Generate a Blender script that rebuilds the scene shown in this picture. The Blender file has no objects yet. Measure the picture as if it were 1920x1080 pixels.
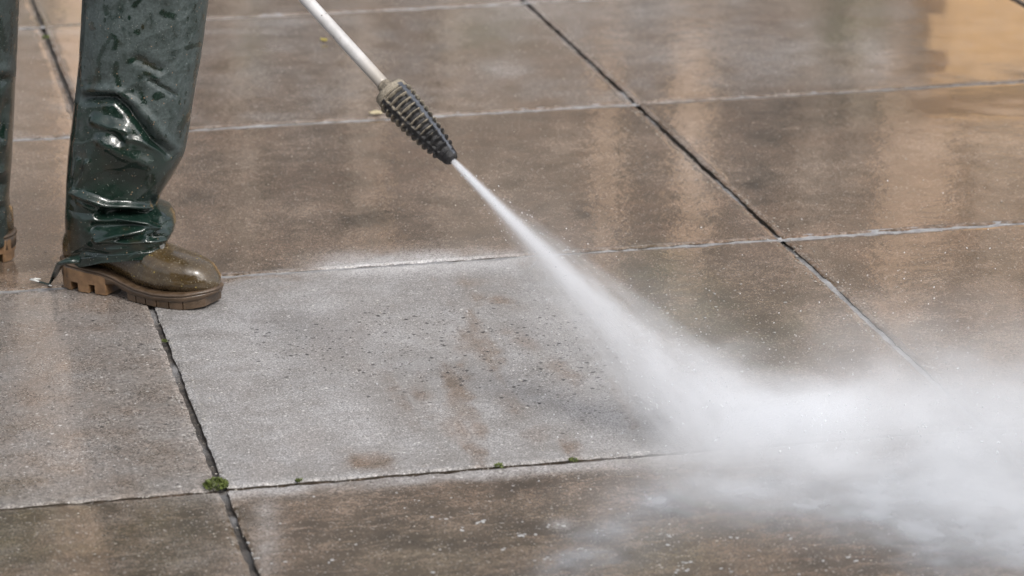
import bpy, bmesh, math, random
import numpy as np
from mathutils import Vector, Matrix

R = math.radians
C = bpy.context.scene.collection
scene = bpy.context.scene

# ------------------------------------------------------------------ camera
H = 1.65                    # camera height above the paving
FPX = 5895.7                # focal length in pixels of a 1920 wide picture
PITCH = 0.3084
cam_d = bpy.data.cameras.new('camera')
cam_d.sensor_width = 36.0
cam_d.lens = FPX / 1920 * 36.0
cam_d.clip_start = 0.05
cam_d.clip_end = 400
cam = bpy.data.objects.new('camera', cam_d)
cam.location = (0, 0, H)
cam.rotation_euler = (math.pi / 2 - PITCH, 0, 0)
C.objects.link(cam)
scene.camera = cam
cam_d.dof.use_dof = True
cam_d.dof.focus_distance = 5.1
cam_d.dof.aperture_fstop = 5.6

# ------------------------------------------------------------------ sky, sun, exposure
SUN_EL, SUN_AZ = R(50), R(148)         # soft light through thin cloud, from behind the camera's right shoulder
w = bpy.data.worlds.new('World'); scene.world = w
w.use_nodes = True
wn = w.node_tree
bg = wn.nodes['Background']
sky = wn.nodes.new('ShaderNodeTexSky')
sky.sky_type = 'NISHITA'; sky.sun_disc = False
sky.sun_elevation = SUN_EL; sky.sun_rotation = SUN_AZ
sky.air_density = 1.0; sky.dust_density = 4.0; sky.ozone_density = 1.0
hs = wn.nodes.new('ShaderNodeHueSaturation')
hs.inputs['Saturation'].default_value = 0.35
wn.links.new(sky.outputs[0], hs.inputs['Color'])
wn.links.new(hs.outputs[0], bg.inputs['Color'])
bg.inputs['Strength'].default_value = 0.15
sl = bpy.data.lights.new('sun', 'SUN'); sl.energy = 0.9; sl.angle = R(13); sl.color = (1, .96, .9)
so = bpy.data.objects.new('sun', sl); C.objects.link(so)
sd = Vector((math.sin(SUN_AZ) * math.cos(SUN_EL), math.cos(SUN_AZ) * math.cos(SUN_EL), math.sin(SUN_EL)))
so.rotation_euler = sd.to_track_quat('Z', 'Y').to_euler()
so.location = (3, 6, 8)
scene.view_settings.view_transform = 'Standard'
scene.view_settings.look = 'None'
scene.view_settings.exposure = 0.75
scene.view_settings.gamma = 1
scene.cycles.use_denoising = True
scene.cycles.max_bounces = 12
scene.cycles.volume_bounces = 12
scene.cycles.transparent_max_bounces = 12
scene.cycles.volume_max_steps = 1024

# ------------------------------------------------------------------ picture <-> world
CP, SP = math.cos(PITCH), math.sin(PITCH)
def ray(px, py):
    x = (px - 960) / FPX; y = -(py - 540) / FPX
    return np.array([x, CP + y * SP, -SP + y * CP])
def gp(px, py, z=0.0):
    d = ray(px, py); t = (z - H) / d[2]
    return Vector((d[0] * t, d[1] * t, z))
def at(px, py, Y):
    d = ray(px, py); t = Y / d[1]
    return Vector((d[0] * t, Y, H + d[2] * t))
def to_px(X, Y, Z):
    dz = Z - H
    depth = Y * CP - dz * SP
    up = Y * SP + dz * CP
    return 960 + FPX * X / depth, 540 - FPX * up / depth

# ------------------------------------------------------------------ numpy noise
def _hash(ix, iy, seed):
    h = (ix.astype(np.int64) * 374761393 + iy.astype(np.int64) * 668265263 + seed * 974711) & 0x7fffffff
    h = ((h ^ (h >> 13)) * 1274126177) & 0x7fffffff
    return ((h ^ (h >> 16)) & 0xffff) / 65535.0
def vnoise(x, y, seed=0):
    ix = np.floor(x); iy = np.floor(y); fx = x - ix; fy = y - iy
    fx = fx * fx * (3 - 2 * fx); fy = fy * fy * (3 - 2 * fy)
    a = _hash(ix, iy, seed); b = _hash(ix + 1, iy, seed); c = _hash(ix, iy + 1, seed); d = _hash(ix + 1, iy + 1, seed)
    return (a * (1 - fx) + b * fx) * (1 - fy) + (c * (1 - fx) + d * fx) * fy
def fbm(x, y, seed=0, o=4):
    s = 0; amp = .5; tot = 0
    for k in range(o):
        s = s + amp * vnoise(x * 2 ** k, y * 2 ** k, seed + k * 17); tot += amp; amp *= .55
    return s / tot
def sstep(a, b, x):
    t = np.clip((x - a) / (b - a), 0, 1); return t * t * (3 - 2 * t)
def polydist(px, py, pts):
    best = np.full(np.shape(px), 1e9)
    for (x0, y0), (x1, y1) in zip(pts[:-1], pts[1:]):
        dx, dy = x1 - x0, y1 - y0; L = dx * dx + dy * dy + 1e-9
        t = np.clip(((px - x0) * dx + (py - y0) * dy) / L, 0, 1)
        best = np.minimum(best, np.hypot(px - x0 - t * dx, py - y0 - t * dy))
    return best
def lerp_tab(y, tab):
    return np.interp(y, [t[0] for t in tab], [t[1] for t in tab])

# ------------------------------------------------------------------ object helpers
def tag(o, label=None, cat=None, group=None, kind=None):
    if label: o['label'] = label
    if cat: o['category'] = cat
    if group: o['group'] = group
    if kind: o['kind'] = kind
    return o
def empty(name, loc=(0, 0, 0)):
    o = bpy.data.objects.new(name, None); C.objects.link(o); o.location = loc
    o.empty_display_size = .05
    return o
def mesh_obj(name, verts, faces, mat, parent=None, smooth=True, world=True):
    me = bpy.data.meshes.new(name)
    me.from_pydata([tuple(v) for v in verts], [], [tuple(f) for f in faces])
    me.update()
    if smooth: me.polygons.foreach_set('use_smooth', [True] * len(me.polygons))
    o = bpy.data.objects.new(name, me); C.objects.link(o)
    if mat: me.materials.append(mat)
    if parent:
        o.parent = parent
        if world: o.matrix_parent_inverse = Matrix.Translation(-Vector(parent.location))
    return o
def bm_obj(name, bm, mat, parent=None, smooth=True):
    bmesh.ops.recalc_face_normals(bm, faces=bm.faces)
    me = bpy.data.meshes.new(name); bm.to_mesh(me); bm.free()
    if smooth: me.polygons.foreach_set('use_smooth', [True] * len(me.polygons))
    o = bpy.data.objects.new(name, me); C.objects.link(o)
    if mat: me.materials.append(mat)
    if parent:
        o.parent = parent; o.matrix_parent_inverse = Matrix.Translation(-Vector(parent.location))
    return o
def fattr(o, name, vals):
    a = o.data.attributes.new(name, 'FLOAT', 'POINT')
    a.data.foreach_set('value', np.asarray(vals, dtype=np.float32).ravel())
def grid_faces(nv, nu, closed=True):
    f = []
    for j in range(nv - 1):
        for i in range(nu if closed else nu - 1):
            k = (i + 1) % nu
            f.append((j * nu + i, j * nu + k, (j + 1) * nu + k, (j + 1) * nu + i))
    return f
def tube(points, radii, n=16, caps=True, flat=1.0, up=Vector((0, 0, 1))):
    vs, fs = [], []
    P = [Vector(p) for p in points]
    for i, p in enumerate(P):
        t = (P[min(i + 1, len(P) - 1)] - P[max(i - 1, 0)]).normalized()
        s = t.cross(up)
        if s.length < 1e-4: s = t.cross(Vector((1, 0, 0)))
        s.normalize(); u = s.cross(t).normalized()
        for k in range(n):
            a = 2 * math.pi * k / n
            vs.append(p + s * math.cos(a) * radii[i] + u * math.sin(a) * radii[i] * flat)
    fs = grid_faces(len(P), n)
    if caps:
        fs.append(tuple(range(n))[::-1]); fs.append(tuple((len(P) - 1) * n + k for k in range(n)))
    return vs, fs

# ------------------------------------------------------------------ node helpers
class N:
    def __init__(self, name, step=None):
        self.m = bpy.data.materials.new(name); self.m.use_nodes = True
        self.t = self.m.node_tree
        self.bsdf = self.t.nodes.get('Principled BSDF'); self.out = self.t.nodes.get('Material Output')
    def node(self, kind, **kw):
        n = self.t.nodes.new(kind)
        for k, v in kw.items(): setattr(n, k, v)
        return n
    def put(self, sock, v):
        if isinstance(v, bpy.types.NodeSocket): self.t.links.new(v, sock)
        elif v is not None:
            if isinstance(v, (tuple, list)) and len(v) == 3 and sock.type == 'RGBA': v = (*v, 1)
            sock.default_value = v
    def math(self, op, a, b=None, c=None, clamp=False):
        n = self.node('ShaderNodeMath', operation=op); n.use_clamp = clamp
        self.put(n.inputs[0], a); self.put(n.inputs[1], b)
        if c is not None: self.put(n.inputs[2], c)
        return n.outputs[0]
    def vmath(self, op, a, b=None, out=0):
        n = self.node('ShaderNodeVectorMath', operation=op)
        self.put(n.inputs[0], a)
        if b is not None: self.put(n.inputs[1], b)
        return n.outputs[out]
    def coord(self, which='Object'): return self.node('ShaderNodeTexCoord').outputs[which]
    def mapping(self, vec, scale=(1, 1, 1), loc=(0, 0, 0), rot=(0, 0, 0)):
        n = self.node('ShaderNodeMapping'); self.put(n.inputs[0], vec)
        n.inputs['Location'].default_value = loc; n.inputs['Rotation'].default_value = rot; n.inputs['Scale'].default_value = scale
        return n.outputs[0]
    def noise(self, vec, scale, detail=3, rough=.55, dist=0):
        n = self.node('ShaderNodeTexNoise'); self.put(n.inputs['Vector'], vec)
        n.inputs['Scale'].default_value = scale; n.inputs['Detail'].default_value = detail
        n.inputs['Roughness'].default_value = rough; n.inputs['Distortion'].default_value = dist
        return n.outputs['Fac']
    def voro(self, vec, scale, rnd=1.0, feature='F1'):
        n = self.node('ShaderNodeTexVoronoi', feature=feature); self.put(n.inputs['Vector'], vec)
        n.inputs['Scale'].default_value = scale; n.inputs['Randomness'].default_value = rnd
        return n
    def range(self, v, a, b, c=0., d=1., smooth=True):
        n = self.node('ShaderNodeMapRange'); n.interpolation_type = 'SMOOTHSTEP' if smooth else 'LINEAR'
        self.put(n.inputs['Value'], v); self.put(n.inputs['From Min'], a); self.put(n.inputs['From Max'], b)
        self.put(n.inputs['To Min'], c); self.put(n.inputs['To Max'], d)
        return n.outputs[0]
    def mix(self, f, a, b, blend='MIX'):
        n = self.node('ShaderNodeMix', data_type='RGBA', blend_type=blend)
        self.put(n.inputs[0], f); self.put(n.inputs[6], a); self.put(n.inputs[7], b)
        return n.outputs[2]
    def attr(self, name):
        n = self.node('ShaderNodeAttribute', attribute_name=name); return n.outputs['Fac']
    def bump(self, h, strength=.5, dist=.01, normal=None):
        n = self.node('ShaderNodeBump'); self.put(n.inputs['Height'], h)
        n.inputs['Strength'].default_value = strength; n.inputs['Distance'].default_value = dist
        if normal: self.put(n.inputs['Normal'], normal)
        return n.outputs[0]
    def set(self, **kw):
        for k, v in kw.items(): self.put(self.bsdf.inputs[k.replace('_', ' ')], v)
        return self.m

# ================================================================== MATERIALS
def mat_paving():
    n = N('wet_concrete')
    P = n.coord()
    dirt, dark, olive, pale, film, pits = [n.attr(k) for k in ('dirt', 'dark', 'olive', 'pale', 'film', 'pits')]
    big = n.noise(P, 2.2, 5, .6)
    med = n.noise(P, 14, 4, .6)
    fine = n.noise(P, 120, 3, .65)
    grain = n.noise(P, 340, 2, .75)
    # bare concrete: grey paste with sand and small stones
    base = n.mix(n.range(med, .3, .7), (.235, .222, .21), (.335, .327, .325))
    base = n.mix(n.range(fine, .3, .72), n.mix(.5, base, (.10, .095, .09)), base)
    # grime: brown to grey-brown silt, thin in places
    br = n.mix(n.range(big, .35, .65), (.195, .132, .094), (.25, .188, .145))
    br = n.mix(n.range(med, .42, .66), br, (.15, .110, .080))
    br = n.mix(n.math('MULTIPLY', olive, .85), br, (.125, .115, .066))
    br = n.mix(n.range(fine, .35, .62, .55, 0.), br, (.06, .045, .03))
    dmask = n.range(n.math('ADD', dirt, n.math('MULTIPLY', n.math('SUBTRACT', med, .5), .5)), .15, .85)
    col = n.mix(dmask, base, br)
    mark = n.noise(n.mapping(P, scale=(.6, 1.5, 1)), 34, 5, .65, .8)
    col = n.mix(n.math('MULTIPLY', n.math('MINIMUM', n.math('MULTIPLY', dark, 1.25), 1.), n.range(n.math('ADD', mark, n.math('MULTIPLY', dark, .12)), .42, .62, .30, .95)), col, (.040, .031, .022))
    col = n.mix(n.math('MULTIPLY', pale, n.range(fine, .3, .6, .6, 1.)), col, (.50, .49, .49))
    # worn slab edges are paler and crumbly
    e = n.attr('edge')
    col = n.mix(n.math('MULTIPLY', e, n.range(n.noise(P, 60, 3), .42, .62, 0., .28)), col, (.40, .37, .34))
    # sand-size grain
    col = n.mix(1.0, col, n.mix(n.range(grain, .32, .68), (.50, .50, .50), (1.42, 1.42, 1.42)), 'MULTIPLY')
    # pale stones and quartz showing in the surface
    hgt = None
    for sc, thr, r0, r1, colr in ((150, .54, .16, .30, (.62, .60, .58)), (62, .74, .10, .19, (.68, .66, .63)), (240, .55, .2, .34, (.55, .53, .5))):
        v = n.voro(P, sc)
        cr = n.node('ShaderNodeSeparateColor'); n.put(cr.inputs[0], v.outputs['Color'])
        pick = n.math('GREATER_THAN', cr.outputs[0], thr)
        rad = n.math('MULTIPLY', cr.outputs[1], r1)
        spot = n.math('MULTIPLY', pick, n.range(v.outputs['Distance'], r0 * .4, n.math('ADD', rad, r0 * .5), 1., 0.))
        spot = n.math('MULTIPLY', spot, n.range(dmask, 0., 1., .95, .42))
        col = n.mix(spot, col, colr)
    # pits: small dark holes, clustered
    pm = None
    for sc, thr in ((95, .58), (55, .74)):
        v = n.voro(P, sc)
        cr = n.node('ShaderNodeSeparateColor'); n.put(cr.inputs[0], v.outputs['Color'])
        pick = n.math('GREATER_THAN', n.math('ADD', cr.outputs[2], n.math('MULTIPLY', pits, .4)), n.math('ADD', thr, .33))
        hole = n.math('MULTIPLY', pick, n.range(v.outputs['Distance'], .10, .26, 1., 0.))
        pm = hole if pm is None else n.math('MAXIMUM', pm, hole)
    pm = n.math('MULTIPLY', pm, n.range(pits, .05, .5))
    col = n.mix(n.math('MULTIPLY', pm, .93), col, (.012, .012, .014))
    rough = n.range(n.math('ADD', film, n.math('MULTIPLY', n.math('SUBTRACT', med, .5), .5)), .1, .95, .55, .16)
    rough = n.math('ADD', rough, n.math('MULTIPLY', pm, .2))
    wet = n.math('SUBTRACT', 1., n.range(e, .35, .8))
    rough = n.math('ADD', rough, n.range(e, .35, .8, 0., .3))
    h = n.math('ADD', n.math('MULTIPLY', grain, .5), n.math('MULTIPLY', fine, .9))
    h = n.math('SUBTRACT', h, n.math('MULTIPLY', pm, 2.5))
    hf = n.math('MULTIPLY', h, n.range(film, .2, .9, 1., .25))
    b = n.bump(hf, .5, .0022)
    # standing water film lies smoother than the stone below
    wav = n.bump(n.math('MULTIPLY', n.noise(P, 18, 4, .6), n.range(film, .95, 1.15, 1., .12)), .2, .004)
    col = n.mix(n.range(film, .98, 1.15, 0., .35), col, (.05, .038, .026))
    rough = n.math('MULTIPLY', rough, n.range(film, .98, 1.15, 1., .5))
    return n.set(Base_Color=col, Roughness=rough, Normal=b, Coat_Weight=n.math('MULTIPLY', wet, n.range(film, .12, .8, .05, .9)),
                 Coat_Roughness=n.range(film, .3, 1.1, .24, .03), Coat_IOR=1.33, Coat_Normal=wav, Specular_IOR_Level=n.math('MULTIPLY', wet, .4))

def mat_joint():
    n = N('wet_joint_filler')
    P = n.coord()
    pale = n.attr('pale')
    a = n.noise(P, 70, 4); g = n.noise(P, 300, 2)
    dk = n.mix(n.range(a, .35, .65), (.018, .014, .011), (.065, .050, .037))
    lt = n.mix(n.range(a, .35, .65), (.24, .24, .245), (.36, .36, .365))
    lt = n.mix(n.range(g, .52, .7, 0, .5), lt, (.16, .14, .12))
    col = n.mix(pale, dk, lt)
    return n.set(Base_Color=col, Roughness=n.range(pale, 0, 1, .6, .45), Normal=n.bump(n.math('ADD', a, g), .7, .004), Specular_IOR_Level=n.range(pale, 0, 1, .12, .3))

def mat_soil():
    n = N('wet_sand_bed')
    a = n.noise(n.coord(), 30, 4)
    return n.set(Base_Color=n.mix(a, (.05, .042, .034), (.09, .075, .06)), Roughness=.6)

def mat_trousers():
    n = N('wet_green_pvc')
    P = n.coord()
    bloom = n.attr('bloom')
    f = n.noise(P, 60, 5, .65); g = n.noise(P, 260, 3, .7); streak = n.noise(n.mapping(P, scale=(1, 1, .2)), 45, 4, .6)
    green = n.mix(n.range(f, .3, .7), (.0045, .0135, .0095), (.0095, .0235, .0175))
    green = n.mix(n.range(n.noise(P, 24, 4), .55, .72, 0, .55), green, (.030, .026, .014))
    dust = n.mix(n.range(g, .3, .7), (.034, .047, .045), (.070, .090, .089))
    bm = n.math('MULTIPLY', bloom, n.range(n.math('ADD', n.math('MULTIPLY', f, .6), n.math('MULTIPLY', streak, .4)), .36, .56, .25, 1.))
    # wet runs and drops: dark, where the dull bloom is washed off
    drop = n.voro(n.mapping(P, scale=(1, 1, .6)), 95)
    cr = n.node('ShaderNodeSeparateColor'); n.put(cr.inputs[0], drop.outputs['Color'])
    dm = n.math('MULTIPLY', n.math('GREATER_THAN', cr.outputs[0], .80), n.range(drop.outputs['Distance'], .18, .36, 1., 0.))
    bm = n.math('MULTIPLY', bm, n.math('SUBTRACT', 1., dm))
    col = n.mix(bm, green, dust)
    # spray grit: tiny pale specks
    sp = n.voro(P, 430); c2 = n.node('ShaderNodeSeparateColor'); n.put(c2.inputs[0], sp.outputs['Color'])
    sm = n.math('MULTIPLY', n.math('GREATER_THAN', c2.outputs[1], .95), n.range(sp.outputs['Distance'], .15, .36, 1., 0.))
    col = n.mix(n.math('MULTIPLY', sm, .5), col, (.42, .44, .40))
    sp3 = n.voro(P, 240); c3 = n.node('ShaderNodeSeparateColor'); n.put(c3.inputs[0], sp3.outputs['Color'])
    sm3 = n.math('MULTIPLY', n.math('GREATER_THAN', c3.outputs[1], .965), n.range(sp3.outputs['Distance'], .15, .3, 1., 0.))
    col = n.mix(n.math('MULTIPLY', sm3, .8), col, (.36, .22, .13))
    bead = n.voro(P, 330)
    hb = n.math('ADD', n.range(bead.outputs['Distance'], .0, .35, 1., 0.), n.math('MULTIPLY', n.noise(P, 110, 3), 1.2))
    wr = n.noise(P, 30, 3, .5, .6)
    nb = n.bump(wr, .12, .012)
    nb = n.bump(hb, .35, .0012, nb)
    rough = n.range(bm, 0., 1., .17, .52)
    return n.set(Base_Color=col, Roughness=rough, Normal=nb, Specular_IOR_Level=.55, Coat_Weight=n.range(bm, 0, .6, .35, .0), Coat_Roughness=.12, Coat_IOR=1.4)

def mat_boot():
    n = N('wet_olive_rubber')
    P = n.coord()
    f = n.noise(P, 34, 4); g = n.noise(P, 160, 3, .7)
    col = n.mix(n.range(f, .3, .7), (.044, .028, .010), (.072, .047, .019))
    col = n.mix(n.range(g, .55, .75, 0, .5), col, (.035, .026, .012))
    scf = n.noise(n.mapping(P, scale=(1, 1, 2.2)), 70, 5, .7, .5)
    col = n.mix(n.range(scf, .60, .70, 0., .55), col, (.13, .095, .055))
    for sc, thr, colr, k in ((420, .90, (.5, .46, .36), .7), (210, .955, (.5, .38, .09), .8), (150, .975, (.55, .16, .06), .85), (640, .8, (.34, .3, .2), .5)):
        v = n.voro(P, sc); c = n.node('ShaderNodeSeparateColor'); n.put(c.inputs[0], v.outputs['Color'])
        m = n.math('MULTIPLY', n.math('GREATER_THAN', c.outputs[0], thr), n.range(v.outputs['Distance'], .15, .34, 1., 0.))
        col = n.mix(n.math('MULTIPLY', m, k), col, colr)
    v = n.voro(P, 330)
    hb = n.math('ADD', n.range(v.outputs['Distance'], .0, .35, 1., 0.), n.math('MULTIPLY', g, .8))
    return n.set(Base_Color=col, Roughness=n.range(g, .3, .7, .16, .34), Normal=n.bump(hb, .28, .0011), Coat_Weight=.55, Coat_Roughness=.09)

def mat_sole(name, c0, c1):
    n = N(name)
    P = n.coord()
    f = n.noise(P, 60, 4); g = n.noise(P, 300, 2)
    col = n.mix(n.range(f, .3, .7), c0, c1)
    col = n.mix(n.range(g, .6, .75, 0, .4), col, (.03, .025, .02))
    return n.set(Base_Color=col, Roughness=n.range(f, .3, .7, .35, .6), Normal=n.bump(n.math('ADD', f, g), .4, .002), Coat_Weight=.3, Coat_Roughness=.2)

def mat_lance():
    n = N('dusty_aluminium')
    P = n.coord()
    f = n.noise(P, 40, 4); g = n.noise(P, 220, 3, .7)
    near = n.attr('soil')
    col = n.mix(n.range(f, .35, .65), (.44, .43, .42), (.54, .53, .525))
    col = n.mix(n.range(g, .58, .72, 0, .6), col, (.36, .33, .30))
    col = n.mix(n.math('MULTIPLY', near, n.range(f, .25, .6, .6, 1.)), col, (.30, .25, .19))
    v = n.voro(P, 160); c = n.node('ShaderNodeSeparateColor'); n.put(c.inputs[0], v.outputs['Color'])
    m = n.math('MULTIPLY', n.math('GREATER_THAN', c.outputs[0], .94), n.range(v.outputs['Distance'], .1, .25, 1., 0.))
    col = n.mix(m, col, (.05, .045, .04))
    return n.set(Base_Color=col, Metallic=.15, Roughness=n.range(f, .3, .7, .42, .6), Normal=n.bump(g, .15, .001))

def mat_guard():
    n = N('muddy_black_rubber')
    P = n.coord()
    rib = n.attr('rib'); back = n.attr('back'); spine_sheen = n.attr('spine_sheen')
    f = n.noise(P, 90, 5, .65); g = n.noise(P, 420, 2, .7)
    col = n.mix(n.range(f, .3, .7), (.010, .010, .011), (.030, .029, .030))
    mud = n.mix(n.range(g, .3, .7), (.17, .145, .11), (.32, .285, .225))
    mm = n.math('MULTIPLY', n.math('ADD', n.math('MULTIPLY', rib, .75), .25), back)
    mm = n.range(n.math('ADD', mm, n.math('MULTIPLY', n.math('SUBTRACT', f, .5), 1.3)), .28, .62)
    mm = n.math('MULTIPLY', mm, n.math('SUBTRACT', 1., n.math('MULTIPLY', spine_sheen, .85)))
    col = n.mix(mm, col, mud)
    col = n.mix(n.math('MULTIPLY', spine_sheen, .8), col, n.mix(n.range(f, .35, .65), (.06, .068, .085), (.105, .115, .135)))  # bluish sheen from above, painted into the colour of one spine
    return n.set(Base_Color=col, Roughness=n.range(mm, 0., 1., .5, .8), Normal=n.bump(n.math('ADD', f, n.math('MULTIPLY', g, .6)), .6, .003), Specular_IOR_Level=.35)

def mat_plain(name, col, rough=.5, var=.3, sc=40, bump=.2, **kw):
    n = N(name)
    f = n.noise(n.coord(), sc, 4)
    d = tuple(c * (1 - var) for c in col)
    return n.set(Base_Color=n.mix(n.range(f, .3, .7), d, col), Roughness=rough, Normal=n.bump(f, bump, .004), **kw)

M_PAVE = mat_paving(); M_JOINT = mat_joint(); M_SOIL = mat_soil()
M_TROUS = mat_trousers(); M_BOOT = mat_boot()
M_SOLE = mat_sole('brown_rubber_sole', (.055, .034, .018), (.095, .060, .035))
M_HEEL = mat_sole('tan_rubber_heel', (.15, .085, .042), (.26, .155, .08))
M_LANCE = mat_lance(); M_GUARD = mat_guard()
M_STEEL = mat_plain('dull_steel', (.28, .27, .25), .4, .3, 60, .2, Metallic=.8)
M_WHITE = mat_plain('white_cord_end', (.66, .66, .64), .5, .2, 90)
M_SKIN = mat_plain('skin', (.55, .33, .24), .5, .1, 20)

# ================================================================== GROUND
ROT = 0.2255362
K = H / 1.8
A0, LA, B0, LB = 0.58742 * K, 1.26822 * K, 7.91757 * K, 1.10823 * K
def slab_ab(X, Y):
    return X * math.cos(ROT) + Y * math.sin(ROT), -X * math.sin(ROT) + Y * math.cos(ROT)
def ab_world(a, b):
    return a * math.cos(ROT) - b * math.sin(ROT), a * math.sin(ROT) + b * math.cos(ROT)

bm = bmesh.new()
bmesh.ops.create_grid(bm, x_segments=8, y_segments=8, size=80)
ground = bm_obj('ground', bm, M_SOIL, smooth=False)
ground.location = (0, 40, -.06)
tag(ground, kind='structure')

GA, GB = .0105, .0135            # joint widths across and along
STAINS = {   # (px, py, half width, half height, slope, amount)
 'dark': [(690, 408, 60, 18, -.1, .85), (560, 425, 60, 20, 0, .4), (1105, 392, 45, 22, .1, .9), (1090, 350, 40, 20, 0, .55), (1000, 385, 70, 22, 0, .35),
          (1430, 345, 45, 35, .2, .8), (1450, 240, 90, 40, 0, .55), (1560, 210, 170, 40, 0, .6), (1640, 365, 60, 22, -.1, .6), (1600, 270, 60, 40, 0, .45), (1830, 330, 60, 40, 0, .35),
          (60, 497, 60, 9, -.1, .6), (40, 505, 50, 8, 0, .5), (1180, 330, 50, 70, 0, .35), (1330, 300, 40, 40, 0, .3), (870, 390, 30, 30, 0, .45),
          (1250, 530, 90, 40, 0, .4), (1380, 600, 90, 60, 0, .35), (1330, 560, 50, 30, 0, .35), (930, 940, 120, 40, 0, .35), (1110, 930, 90, 35, 0, .3), (640, 1010, 120, 40, 0, .25),
          (60, 1000, 130, 60, 0, .4), (300, 990, 90, 60, 0, .35), (260, 60, 300, 20, 0, .12), (1720, 60, 60, 120, 0, .3), (1430, 450, 20, 10, 0, .3), (450, 215, 60, 25, 0, .2),
          (1500, 640, 160, 40, 0, .25), (1750, 560, 120, 60, 0, .2), (760, 470, 60, 10, 0, .3), (560, 455, 50, 8, 0, .3)],
 'olive': [(1590, 40, 60, 70, 0, 1.), (910, 60, 70, 40, 0, .8), (470, 80, 30, 60, 0, .5), (1230, 520, 60, 45, 0, 1.), (1300, 590, 120, 70, .2, .9), (1420, 640, 120, 60, 0, .7),
           (120, 30, 120, 30, 0, .6), (800, 1050, 150, 60, 0, .5), (50, 1000, 160, 80, 0, .7), (300, 1000, 120, 80, 0, .5), (1250, 1040, 120, 50, 0, .6), (1000, 1000, 100, 60, 0, .3), (1640, 30, 30, 60, 0, .8),
           (1640, 200, 80, 30, 0, .5)],
 'pale': [(950, 130, 50, 14, 0, .5), (660, 497, 70, 20, -.06, .9), (790, 494, 100, 20, -.06, .9), (930, 488, 70, 14, -.06, .7), (560, 512, 60, 7, -.06, .5), (1640, 110, 30, 30, 0, .35), (1050, 985, 20, 9, 0, .4), (500, 918, 130, 14, -.07, .5), (700, 905, 120, 12, -.07, .4),
          (960, 885, 160, 9, -.07, .5), (1250, 865, 160, 12, -.07, .5), (500, 990, 22, 70, 0, .35), (820, 510, 100, 14, -.06, .3), (1100, 10, 250, 40, 0, .25), (1250, 80, 180, 50, 0, .2), (1480, 100, 80, 50, 0, .2), (560, 40, 120, 10, 0, .25), (250, 60, 250, 6, 0, .3),
          (620, 560, 120, 40, 0, .2), (760, 640, 150, 50, 0, .25), (680, 790, 60, 60, .5, .25), (860, 790, 60, 50, .5, .25), (1160, 780, 80, 60, .4, .3), (1080, 600, 60, 60, 0, .25), (450, 650, 90, 60, 0, .15), (560, 800, 90, 60, 0, .15), (480, 560, 60, 30, 0, .1), (1300, 300, 30, 60, .9, .12)],
 'dirt': [(905, 527, 70, 16, .05, .55), (935, 565, 60, 18, .3, .7), (980, 640, 50, 20, .5, .65), (1060, 700, 60, 26, .6, .7), (1090, 745, 40, 20, .3, .5), (795, 745, 35, 30, .4, .6), (820, 790, 40, 30, .4, .45), (960, 760, 40, 25, .5, .55),
          (1030, 820, 60, 26, .2, .5), (690, 865, 60, 22, .1, .9), (700, 575, 40, 18, 0, .35), (610, 890, 60, 10, 0, .35), (850, 620, 60, 25, 0, .2), (520, 540, 100, 12, -.06, .5), (400, 545, 60, 12, 0, .5), (90, 575, 70, 30, 0, .45),
          (130, 840, 70, 60, 0, .45), (160, 700, 40, 60, 0, .3), (330, 640, 60, 40, 0, .25), (40, 700, 40, 100, 0, .35), (270, 800, 60, 60, 0, .25)],
}
def stain(px, py, key):
    s = np.zeros_like(px)
    for k, (x, y, hw, hh, sl_, amt) in enumerate(STAINS[key]):
        dx = px - x; dy = py - y - sl_ * dx
        w_ = (fbm(px / 40 + k * 7, py / 14 + k * 3, 5 + k) - .5) * 1.5
        s = np.maximum(s, amt * np.clip(np.exp(-((dx / hw) ** 2 + (dy / hh) ** 2) * .8) * (1.0 + w_ * 1.1), 0, 1))
    return s * (.8 if key == 'dirt' else 1)
def line_px(k, px):          # picture height of cross joint k at column px
    return {0: 57 - .0535 * px, 1: 262 - .057 * px, 2: 547 - .0658 * px, 3: 943 - .0735 * px}[k]

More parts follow.
